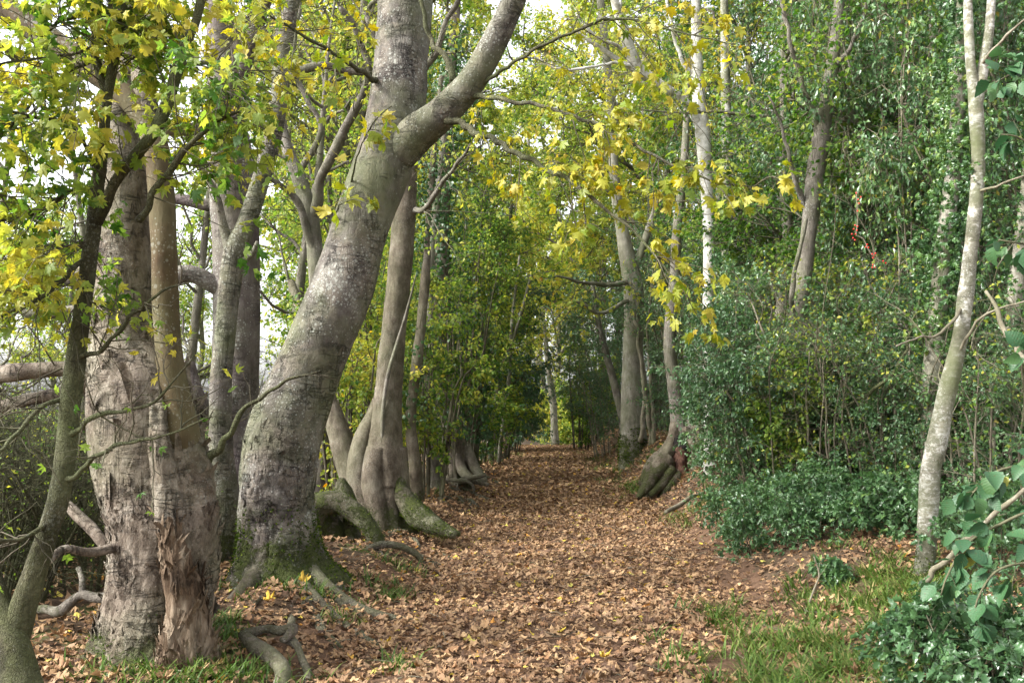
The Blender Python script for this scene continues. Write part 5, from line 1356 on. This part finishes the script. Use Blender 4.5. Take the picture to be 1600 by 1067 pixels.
for l in [[(1535, 100, 7, 6), (1555, 75, 6.8, 5), (1590, 40, 6.6, 4), (1620, 20, 6.5, 3)], [(1506, 480, 7, 6), (1470, 520, 6.8, 4), (1435, 528, 6.7, 3), (1400, 540, 6.6, 2)], [(1528, 300, 7, 5), (1560, 290, 6.8, 4), (1600, 275, 6.7, 3)], [(1490, 560, 7, 5), (1530, 500, 6.8, 4), (1570, 480, 6.7, 3), (1610, 470, 6.6, 3)]]:
    put_tube("branch", root, l, B_TWIGP, 8, .05)
for l in [[(1445, 905, 7, 26), (1425, 930, 6.8, 16), (1400, 955, 6.6, 8)], [(1450, 905, 6.95, 24), (1475, 945, 6.6, 18), (1480, 980, 6.3, 10)]]:
    put_tube("root", root, l, B_MROOT, 14, .03, rough_bark(.01, 9, seed=96, stretch=1))

RE = [(1550, 930, 8.6, 34), (1560, 800, 8.6, 30), (1566, 700, 8.6, 29), (1574, 600, 8.6, 26), (1584, 480, 8.6, 24), (1600, 350, 8.6, 22), (1615, 200, 8.6, 20), (1625, 0, 8.6, 16)]
root = thing("blotched_trunk", "blotched pale trunk half covered by leaves at the right edge", "tree", base_of(RE))
put_tube("trunk", root, RE, B_PALE, 30, .04, rough_bark(.015, 6, .1, 4, 97), foot=True)
ivy_on(root, RE[1:], 2200, (.045, .075), .95, .3, 9, .14, .5, tpls=MAPLE)
LT = [(978, 700, 25, 15), (972, 650, 25, 13), (960, 600, 25, 12), (946, 550, 25, 11), (936, 510, 25, 9), (925, 440, 25, 7)]
root = thing("leaning_brown_tree", "thin brown trunk leaning left over the path beside the pale trunk", "tree", base_of(LT))
put_tube("trunk", root, LT, B_GREY, 14, .1, rough_bark(.01, 5, seed=98), foot=True)
c0 = K_lines(LT[2:], [(946, 550, 25, 11), (920, 480, 24.5, 9), (890, 420, 24, 7)], K=8)
c1 = grow(c0, 14, (.6, 1.8), (.5, 1.2), .2, 1, .05, .15, 6, .2)
c2 = grow(c1, 7, (.3, .7), (.4, 1.1), .2, 1, 0, .2, 3, .2)
twig_part(root, [(c1, .01, .004, 3), (c2, .005, .002, 3)], B_TWIG)
lv = leaves_at(c2, 5, (.08, .12), .05, .2)
V, F, T = leaf_cloud(HOLLY_LO, *lv, tints(lv[0], .45, .15, .15))
part("foliage", V, F, M_HOLLY, root, T, False, 'stuff')

RIGHT = [  # label, px, D, H, R, ns, per1, per2, lpt, mid
    ("holly bush whose skirts hang down to the path edge below the white birch", 1205, 12.4, 2.5, .95, 11, 11, 8, 6, .5),
    ("bushy holly directly below the slim grey leaning trunk", 1215, 10.8, 2.5, 1.0, 11, 11, 8, 6, .55),
    ("tall holly left of the red berries", 1270, 12.0, 4.6, 1.25, 12, 13, 8, 6, .5),
    ("light green holly under the red berries", 1335, 10.2, 3.0, 1.1, 12, 12, 8, 6, .6),
    ("low dense holly left of the front birch's foot", 1375, 9.4, 1.9, .85, 11, 11, 8, 6, .58),
    ("tall holly behind the ivy wrapped trunk", 1430, 11.6, 5.5, 1.3, 13, 13, 8, 6, .52),
    ("dark holly between the front birch and the right edge", 1530, 9.6, 3.0, 1.0, 11, 12, 8, 6, .5),
    ("high holly reaching the top of the frame right of the berries", 1400, 14.0, 8.0, 1.7, 14, 15, 8, 6, .5),
    ("high dark holly behind the two birches", 1190, 17.5, 6.5, 1.5, 13, 13, 8, 6, .42),
    ("holly filling the gap behind the twin curving stems", 1090, 20.5, 4.6, 1.4, 12, 13, 8, 6, .35),
    ("blue green holly at the foot of the leaning brown trunk", 955, 27.5, 4.2, 1.7, 12, 13, 8, 7, .5),
    ("holly overhanging the end of the path from the right", 945, 36.0, 5.0, 1.8, 14, 16, 9, 7, .5),
    ("holly crowding the right edge behind the blotched trunk", 1590, 11.0, 6.5, 1.4, 12, 13, 8, 6, .5),
    ("holly rising behind the pale trunk's creepers", 1030, 25.0, 7.0, 1.6, 12, 13, 8, 6, .42),
    ("deep green holly rising behind the slim grey leaning trunk", 1260, 15.5, 6.8, 1.6, 13, 13, 8, 6, .5),
]
RIGHT += [
    ("holly filling the space under the slim birch", 1178, 15.0, 3.0, 1.0, 0, 0, 0, 0, 0),
    ("holly in the dip between the berries and the ivy wrapped trunk", 1395, 12.2, 3.6, 1.2, 0, 0, 0, 0, 0),
    ("holly just right of the slim grey leaning trunk's foot", 1290, 11.2, 3.2, 1.1, 0, 0, 0, 0, 0),
    ("tall holly seen over the front birch's right shoulder", 1570, 12.5, 10.5, 1.8, 0, 0, 0, 0, 0),
    ("tall holly deep behind the berries", 1330, 16.0, 12.5, 2.0, 0, 0, 0, 0, 0),
    ("tall holly right of the ivy wrapped trunk", 1480, 14.5, 11.5, 1.8, 0, 0, 0, 0, 0),
    ("shadowy holly deep behind the grey leaning trunk", 1225, 19.0, 11.0, 2.1, 0, 0, 0, 0, 0),
    ("holly at the back between the twin stems and the white birch", 1090, 24.0, 7.5, 1.9, 0, 0, 0, 0, 0),
    ("holly bush crowding right behind the front birch's trunk", 1535, 8.3, 2.6, .85, 0, 0, 0, 0, 0),
    ("holly bush spilling down the bank right of the bank edge stem", 1215, 11.0, 2.1, 1.0, 0, 0, 0, 0, 0),
    ("ivy draped holly towering above the berry vine", 1380, 11.8, 9.5, 1.5, 0, 0, 0, 0, 0),
    ("holly towering between the front birch's two upper stems and the ivy wrapped trunk", 1455, 10.8, 8.5, 1.4, 0, 0, 0, 0, 0),
    ("holly towering close behind the blotched trunk", 1600, 9.8, 8.0, 1.3, 0, 0, 0, 0, 0)]
HOL = "hollies along the right bank"
hp = [shrub("holly_bush", RIGHT[3][0], "holly", at_px(1335, 10.2), 3.0, 1.1, 12, 13, 8, 8, HOLLY, M_HOLLY, (.036, .06), .55, group=HOL, rs=.02, tmin=.04, cl=.24, am=.16, wob=.045, twig=B_TWIGP),
      shrub("holly_bush", RIGHT[1][0], "holly", at_px(1215, 10.8), 2.6, 1.1, 13, 12, 8, 8, HOLLY, M_HOLLY, (.036, .06), .5, group=HOL, rs=.018, tmin=.04, cl=.24, am=.16, wob=.045, twig=B_TWIG),
      shrub("holly_bush", RIGHT[7][0], "holly", at_px(1400, 14.0), 7.6, 1.7, 15, 17, 9, 7, HOLLY_LO, M_HOLLY, (.05, .085), .52, group=HOL, rs=.022, tmin=.04, cl=.24, am=.16, wob=.045, twig=B_TWIG),
      shrub("holly_bush", RIGHT[14][0], "holly", at_px(1260, 15.5), 6.6, 1.7, 14, 17, 9, 7, HOLLY_LO, M_HOLLY, (.05, .085), .48, group=HOL, rs=.02, tmin=.04, cl=.24, am=.16, wob=.045, twig=B_TWIGP)]
dims = [(1.1, 3.0), (1.1, 2.6), (1.7, 7.6), (1.7, 6.6)]
for k, row in enumerate(RIGHT):
    if k in (3, 1, 7, 14): continue
    lab, px_, D, H, R = row[:5]
    w = (0 if k % 2 else 1) if D < 13.5 and H < 5 else (2 if k % 2 else 3)
    R0, H0 = dims[w]
    dup(hp[w], at_px(px_, D), 1.3 + 2.1 * k, (R / R0, R / R0, H / H0 if H > 8 else .5 * H / H0 + .5 * R / R0), lab, HOL)
BB = "bare twiggy bushes among the hollies"
bb = shrub("bare_bush", "pale bare twiggy bush rising in front of the hollies under the berries", "bush", at_px(1305, 9.4), 2.8, .9, 6, 13, 6, 1, OVATE, M_LEAF, (.03, .05), .45, B_TWIG, BB, rs=.010, wob=.075, l1=(.4, 1.1), l2=(.2, .6), tmin=.05)
for px_, D, a, q, lab in [(1410, 9.0, 1.1, 1.0, "bare twiggy bush left of the ivy wrapped trunk"), (1205, 10.2, 2.9, 1.0, "bare twiggy bush in front of the slim grey leaning trunk"), (1345, 10.8, 4.0, 1.4, "taller bare bush among the hollies near the berry vine"), (1150, 12.2, 5.1, 1.0, "bare twiggy bush just right of the white birch's foot"), (1575, 7.8, .5, 1.1, "bare twiggy bush at the right edge before the blotched trunk")]:
    dup(bb, at_px(px_, D), a, q, lab, BB)
for k, px_, D, a, q, lab in [(1, 1355, 11.2, 2.2, (.9, .9, .8), "leafy lime bush mixed into the hollies beside the berries"), (5, 1290, 13.5, 3.9, (.9, .9, .95), "soft green bush rising between the tall hollies"), (5, 1500, 12.4, 1.1, (.9, .9, 1.0), "soft green bush behind the front birch's upper trunk"), (3, 1260, 9.9, 4.4, .7, "small leafy bush at the foot of the hollies on the right bank")]:
    dup(hz[k], at_px(px_, D), a, q, lab, "leafy bushes mixed into the hollies")
SMALL = [("low holly spray at the path edge under the hollies", 1165, 10.0, .55, .55, 1.0), ("small holly sprig on the right bank by the grass", 1265, 8.3, .42, .38, 1.0), ("tiny holly seedling among dead leaves on the right bank", 1300, 7.2, .2, .16, .9)]
for lab, px_, D, H, R, q in SMALL:
    shrub("holly_sprig", lab, "holly", at_px(px_, D), H, R, 7, 7, 5, 6, HOLLY, M_HOLLY, (.035, .055), .55, group="small hollies at the foot of the right bank", rs=.006, tmin=.05, l1=(.4, .9), l2=(.2, .5))
sp0 = [o for o in COL.objects if o.name.startswith("holly_sprig") and o.get("category")]
for k, px_, D, a, q, lab in [(0, 1158, 11.6, 1.0, 1.2, "low holly spray below the white birch where the bank meets the path"), (0, 1215, 9.4, 2.5, 1.2, "spreading low holly above the bare earth of the right bank"), (1, 1255, 9.2, 4.0, 1.3, "low holly tuft just above the small holly sprig"), (0, 1330, 9.0, 5.0, 1.2, "low holly spray behind the tiny seedling on the right bank"), (1, 1390, 8.4, 1.7, 1.3, "low holly clump left of the front birch's foot among dead leaves"), (0, 1500, 7.9, 3.0, 1.3, "low holly clump right behind the front birch's foot"), (1, 1185, 8.9, .4, 1.0, "holly sprig leaning over the path from the foot of the right bank"), (0, 1550, 7.0, 2.2, 1.2, "low holly under the bramble stems at the right edge")]:
    dup(sp0[k], at_px(px_, D), a, q, lab, "small hollies at the foot of the right bank")
shrub("holly_bush", "glossy spiny holly in the bottom right corner", "holly", at_px(1545, 4.4), .62, .5, 13, 9, 6, 6, HOLLY, M_HOLLY, (.04, .062), .32, rs=.006, indiv=300, hi=HOLLY_HI, l1=(.4, .9), l2=(.2, .5))

# bramble with large leaves, hazel spray on the right edge
BRM = [[(1700, 830, 4.1, 5), (1620, 800, 4.0, 5), (1560, 820, 4.0, 4.5), (1510, 850, 4.0, 4), (1480, 900, 4.0, 3), (1470, 930, 4.0, 2)], [(1680, 760, 4.2, 5), (1600, 730, 4.1, 4), (1550, 740, 4.1, 4), (1520, 770, 4.1, 3)], [(1700, 900, 4.0, 5), (1620, 880, 3.95, 4), (1560, 890, 3.9, 4), (1530, 930, 3.9, 3), (1520, 970, 3.9, 2)]]
root = thing("bramble", "bramble arching in from the right edge with large dull green leaves", "bramble", gz(P(1690, 900, 4.1)[0], 4.1))
for l in BRM:
    pts, rr = px_line(l)
    t = tube(np.vstack([[root.location.x, root.location.y, root.location.z - .1], pts]), np.concatenate([[.006], rr]), 8, .03)
    part("stem", t['V'], t['F'], B_TWIG, root)
b1 = grow(K_lines(*BRM, K=9), 11, (.06, .18), (.6, 1.3), .15, 1, .1, .1, 4, .1)
twig_part(root, [(b1, .002, .001, 4)], B_TWIG)
lv = leaves_at(b1, 3, (.06, .1), .03, .4, .5, .6, .6, .6, .5)
lv = list(lv); lv[2] = nrm(lv[2] + np.array([-.2, -.8, .2]))
tt = np.clip(rng.beta(2, 3, len(lv[0])) * .8, 0, .8); tt = np.where(rng.uniform(size=len(tt)) > .97, rng.uniform(.9, 1, len(tt)), tt)
leaf_parts("leaf", root, OVATE_HI, M_BRAMBLE, *lv, tt)

HZ = [[(1700, 330, 4.6, 6), (1640, 250, 4.5, 5), (1590, 215, 4.5, 3), (1565, 210, 4.5, 2)], [(1700, 420, 4.6, 6), (1640, 390, 4.5, 5), (1590, 380, 4.4, 3), (1560, 375, 4.4, 2)], [(1700, 120, 4.7, 6), (1640, 100, 4.6, 5), (1595, 110, 4.6, 3), (1555, 130, 4.6, 2)], [(1710, 560, 4.6, 6), (1650, 570, 4.5, 4), (1590, 560, 4.5, 3)]]
root = thing("hazel_bush", "hazel reaching in at the right edge with broad dull green leaves", "bush", gz(P(1720, 700, 4.7)[0], 4.7))
pts0, _ = px_line([(1720, 700, 4.7, 9), (1720, 560, 4.68, 8), (1712, 420, 4.65, 7), (1705, 330, 4.6, 6), (1702, 120, 4.7, 5)])
pts0 = np.vstack([[root.location.x, root.location.y, root.location.z - .1], pts0])
t = tube(pts0, [.02, .018, .016, .014, .012, .008], 10, .05)
part("stem", t['V'], t['F'], B_GREY, root)
for l in HZ:
    put_tube("branch", root, l, B_TWIG, 8, .04)
b1 = grow(K_lines(*HZ, K=8), 9, (.08, .25), (.5, 1.2), .25, 1, .05, .15, 4, .1)
twig_part(root, [(b1, .002, .001, 4)], B_TWIG)
lv = leaves_at(b1, 3, (.06, .1), .03, .4, .7, .6, .6, .6, .5)
leaf_parts("leaf", root, OVATE_HI, M_BRAMBLE, *lv, np.clip(rng.beta(2, 3, len(lv[0])) * .8, 0, .8))

# sticks and dead branches
STK = [("dead_branch", "bare stick propped against the foot of the front birch", [(1436, 915, 6.6, 9), (1470, 880, 6.5, 9), (1530, 825, 6.3, 8), (1600, 765, 6.1, 7), (1650, 720, 6, 6)]),
       ("dead_branch", "pale broken stick slanting down at the right edge beside the birch", [(1540, 455, 6.6, 5), (1565, 500, 6.5, 7), (1590, 545, 6.4, 9), (1620, 590, 6.3, 10)]),
       ("dead_branch", "thin dry cane rising from the bank at bottom right", [(1562, 925, 4.6, 5), (1570, 985, 4.5, 6), (1580, 1040, 4.45, 6)]),
       ("dead_branch", "green stained dead branch hanging among the hollies below the berries", [(1445, 440, 8.9, 3), (1428, 500, 8.85, 4), (1412, 550, 8.8, 5), (1396, 582, 8.8, 6), (1372, 606, 8.9, 6), (1345, 622, 9.2, 5), (1310, 640, 9.6, 4)]),
       ("dead_branch", "leaning dead stick in front of the twin stemmed tree", [(1075, 725, 14.5, 4), (1100, 700, 14.3, 5), (1120, 675, 14.1, 4)]),
       ("dead_branch", "weathered stick lying on the right bank below the hollies", [(1040, 800, 11.6, 6), (1060, 788, 11.8, 8), (1080, 776, 12.0, 7), (1098, 770, 12.2, 4)]),
       ("dead_branch", "forked pale stem standing at the bank edge under the low holly", [(1128, 808, 11.6, 9), (1122, 780, 11.6, 8), (1130, 755, 11.6, 8), (1132, 700, 11.6, 6), (1135, 640, 11.6, 4)]),
       ("dead_branch", "short stick lying in the leaves left of the old tree", [(140, 1052, 5.4, 7), (180, 1046, 5.5, 8), (225, 1040, 5.6, 5)]),
       ("dead_branch", "dry twig poking out of the grass on the right bank", [(1265, 940, 6.5, 3), (1280, 900, 6.5, 3), (1272, 870, 6.5, 2)])]
for n, lab, l in STK:
    root = thing(n, lab, "stick", P(l[0][0], l[0][1], l[0][2]), "loose sticks and dead branches")
    if lab.startswith(("forked", "thin dry", "dry twig")):
        l = [(l[0][0], l[0][1] + 14, l[0][2], l[0][3])] + l if lab.startswith("forked") else l
    put_tube("stick", root, l, B_MOSSY if lab.startswith('green') else B_TWIGP, 10, .03, rough_bark(.003, 12, seed=99))
    s1 = grow(K_lines(l, K=8), 3, (.08, .3), (.4, 1.1), .3, 1, .05, 0, 4, .2)
    twig_part(root, [(s1, .003, .001, 4)], B_TWIGP)
# ------------------------------------------------------------------ trees further back
Y1 = big_tree("yellow_maple", "yellow maple whose crown closes the far end of the tunnel from the left", gz(-2.5, 36), 15, .22, .25, 4.2, 26, 10, 7, 9, OVATE, M_LEAF, (.11, .17), .58, B_GREY, "trees closing the tunnel")
G1 = big_tree("green_gold_maple", "green gold maple behind the left bushes halfway down", gz(-4.5, 26), 13, .2, .2, 3.8, 26, 10, 7, 9, OVATE, M_LEAF, (.09, .14), .54, B_GREY, "trees closing the tunnel")
G2 = big_tree("lime_green_tree", "lime green tree high behind the grey leaning trunk", gz(6.5, 16), 11, .16, .2, 3.2, 24, 10, 8, 8, MAPLE_LO, M_LEAF, (.06, .1), .3, B_GREY, "leafy trees behind the right hollies")
Y2 = big_tree("golden_maple", "golden maple spreading above the white birch", gz(5.2, 21), 13, .18, .28, 3.8, 24, 10, 7, 8, MAPLE_LO, M_LEAF, (.08, .13), .56, B_GREY, "leafy trees behind the right hollies")
dup(Y1, gz(4.6, 40), 1.3, 1.0, "yellow maple whose crown closes the far end of the tunnel from the right", "trees closing the tunnel")
dup(Y1, gz(3.0, 56), 2.9, 1.15, "yellow maple farthest off, straight beyond the end of the path", "trees closing the tunnel")
dup(G1, gz(7.5, 31), 4.0, 1.05, "green gold maple standing behind the pale sycamore", "trees closing the tunnel")
dup(G1, gz(8, 48), 5.0, 1.2, "green gold maple far back on the right of the tunnel", "trees closing the tunnel")
dup(G1, gz(-7, 40), .7, 1.1, "green gold maple far back on the left of the tunnel", "trees closing the tunnel")
dup(Y1, gz(-6.5, 58), .4, 1.1, "yellow maple far beyond the left side of the tunnel", "trees closing the tunnel")
dup(G2, gz(9.0, 13), 2.0, 1.0, "lime green tree behind the front birch", "leafy trees behind the right hollies")
dup(G2, gz(8.0, 22), 3.6, 1.15, "lime green tree behind the red berries", "leafy trees behind the right hollies")
dup(G2, gz(12, 20), 5.1, 1.2, "lime green tree deep in the wood at the right edge", "leafy trees behind the right hollies")
dup(Y2, gz(-3.6, 20), 1.9, 1.2, "golden maple above the ivy clad trunk", "trees closing the tunnel")
dup(Y2, gz(13, 33), 1.0, 1.2, "golden maple deep in the wood on the right", "leafy trees behind the right hollies")
dup(G1, gz(14, 44), 3.0, 1.25, "green gold maple deepest in the wood on the right", "leafy trees behind the right hollies")

dup(Y2, gz(-4.0, 27), 4.9, 1.3, "golden maple above the coppiced stems", "trees closing the tunnel")
dup(Y2, gz(4.6, 29), 2.2, 1.35, "golden maple spreading behind the pale sycamore", "trees closing the tunnel")
dup(Y2, gz(-5.5, 34), 3.7, 1.5, "high golden maple above the lime bushes on the left", "trees closing the tunnel")
dup(Y1, gz(2.4, 66), 3.1, 1.7, "yellow maple filling the bright gap past the path's end", "trees closing the tunnel")
WG = "leafy trees behind the right hollies"
dup(G2, gz(5.5, 11.5), 4.4, .9, "lime green tree standing just behind the berry vine", WG)
dup(G2, gz(9.5, 17), .6, 1.2, "lime green tree above the front birch's fork", WG)
dup(G2, gz(6.5, 26), 1.7, 1.3, "lime green tree behind the white birch", WG)
dup(G2, gz(4.2, 13.8), 3.3, .85, "lime green tree between the grey leaning trunk and the slim birch", WG)
dup(G1, gz(10.5, 26), 1.1, 1.1, "green gold maple at the back behind the tall hollies", WG)
TF = "trees across the field on the left"
for x, y, a, q, lab in [(-24, 48, 1.0, 1.0, "hazy field tree farthest left on the skyline"), (-19, 55, 2.0, 1.1, "field tree seen under the old tree's low limbs"), (-32, 62, 5.2, 1.2, "big field tree at the left edge of the picture")]:
    dup(G1, gz(x, y), a, q, lab, TF)
for x, y, a, q, lab in [(-3.6, 45, 1.9, 1.5, "tall yellow maple over the shaded bend"), (5.4, 50, 3.4, 1.6, "tall yellow maple behind the pale sycamore's top"), (1.0, 74, .9, 2.0, "tallest yellow maple, in the gap at the very end of the tunnel"), (-6.5, 38, 5.2, 1.5, "tall yellow maple behind the furrowed tree's crown")]:
    dup(Y1, gz(x, y), a, q, lab, "trees closing the tunnel")
DT = [(868, 702, 46, 15), (866, 670, 46, 12), (865, 640, 46, 11), (862, 610, 46, 11), (856, 570, 46, 8), (850, 500, 46, 6)]
root = thing("distant_grey_tree", "small pale grey trunk standing at the very end of the path", "tree", base_of(DT))
put_tube("trunk", root, DT, B_PALE, 14, .2, rough_bark(.02, 3, seed=101), foot=True)
c1 = grow(K_lines(DT[2:], K=8), 14, (1, 2.6), (.6, 1.3), .2, 1, .1, .1, 6, .2)
c2 = grow(c1, 7, (.4, 1.0), (.4, 1.1), .2, 1, 0, .2, 3, .2)
twig_part(root, [(c1, .02, .008, 3), (c2, .008, .003, 3)], B_TWIG)
lv = leaves_at(c2, 5, (.12, .18), .08, .2)
V, F, T = leaf_cloud(OVATE, *lv, tints(lv[0], .62, .12, .1))
part("foliage", V, F, M_LEAF, root, T, False, 'stuff')
FAR = [("pale yellow bush left of the small distant trunk", -.2, 50, 3.4, 1.9, .62), ("yellow green bush right of the small distant trunk", 4.0, 49, 3.6, 2.0, .55), ("olive bush straight behind the small distant trunk", 2.6, 55, 5, 2.4, .55)]
for lab, x, y, H, R, mid in FAR:
    shrub("distant_bush", lab, "bush", gz(x, y), H, R, 12, 12, 8, 6, OVATE, M_LEAF, (.12, .18), mid, group="bushes at the end of the path", rs=.03, part_stems=False)
print("triangles:", sum(len(m.loops) - 2 * len(m.polygons) for m in bpy.data.meshes))
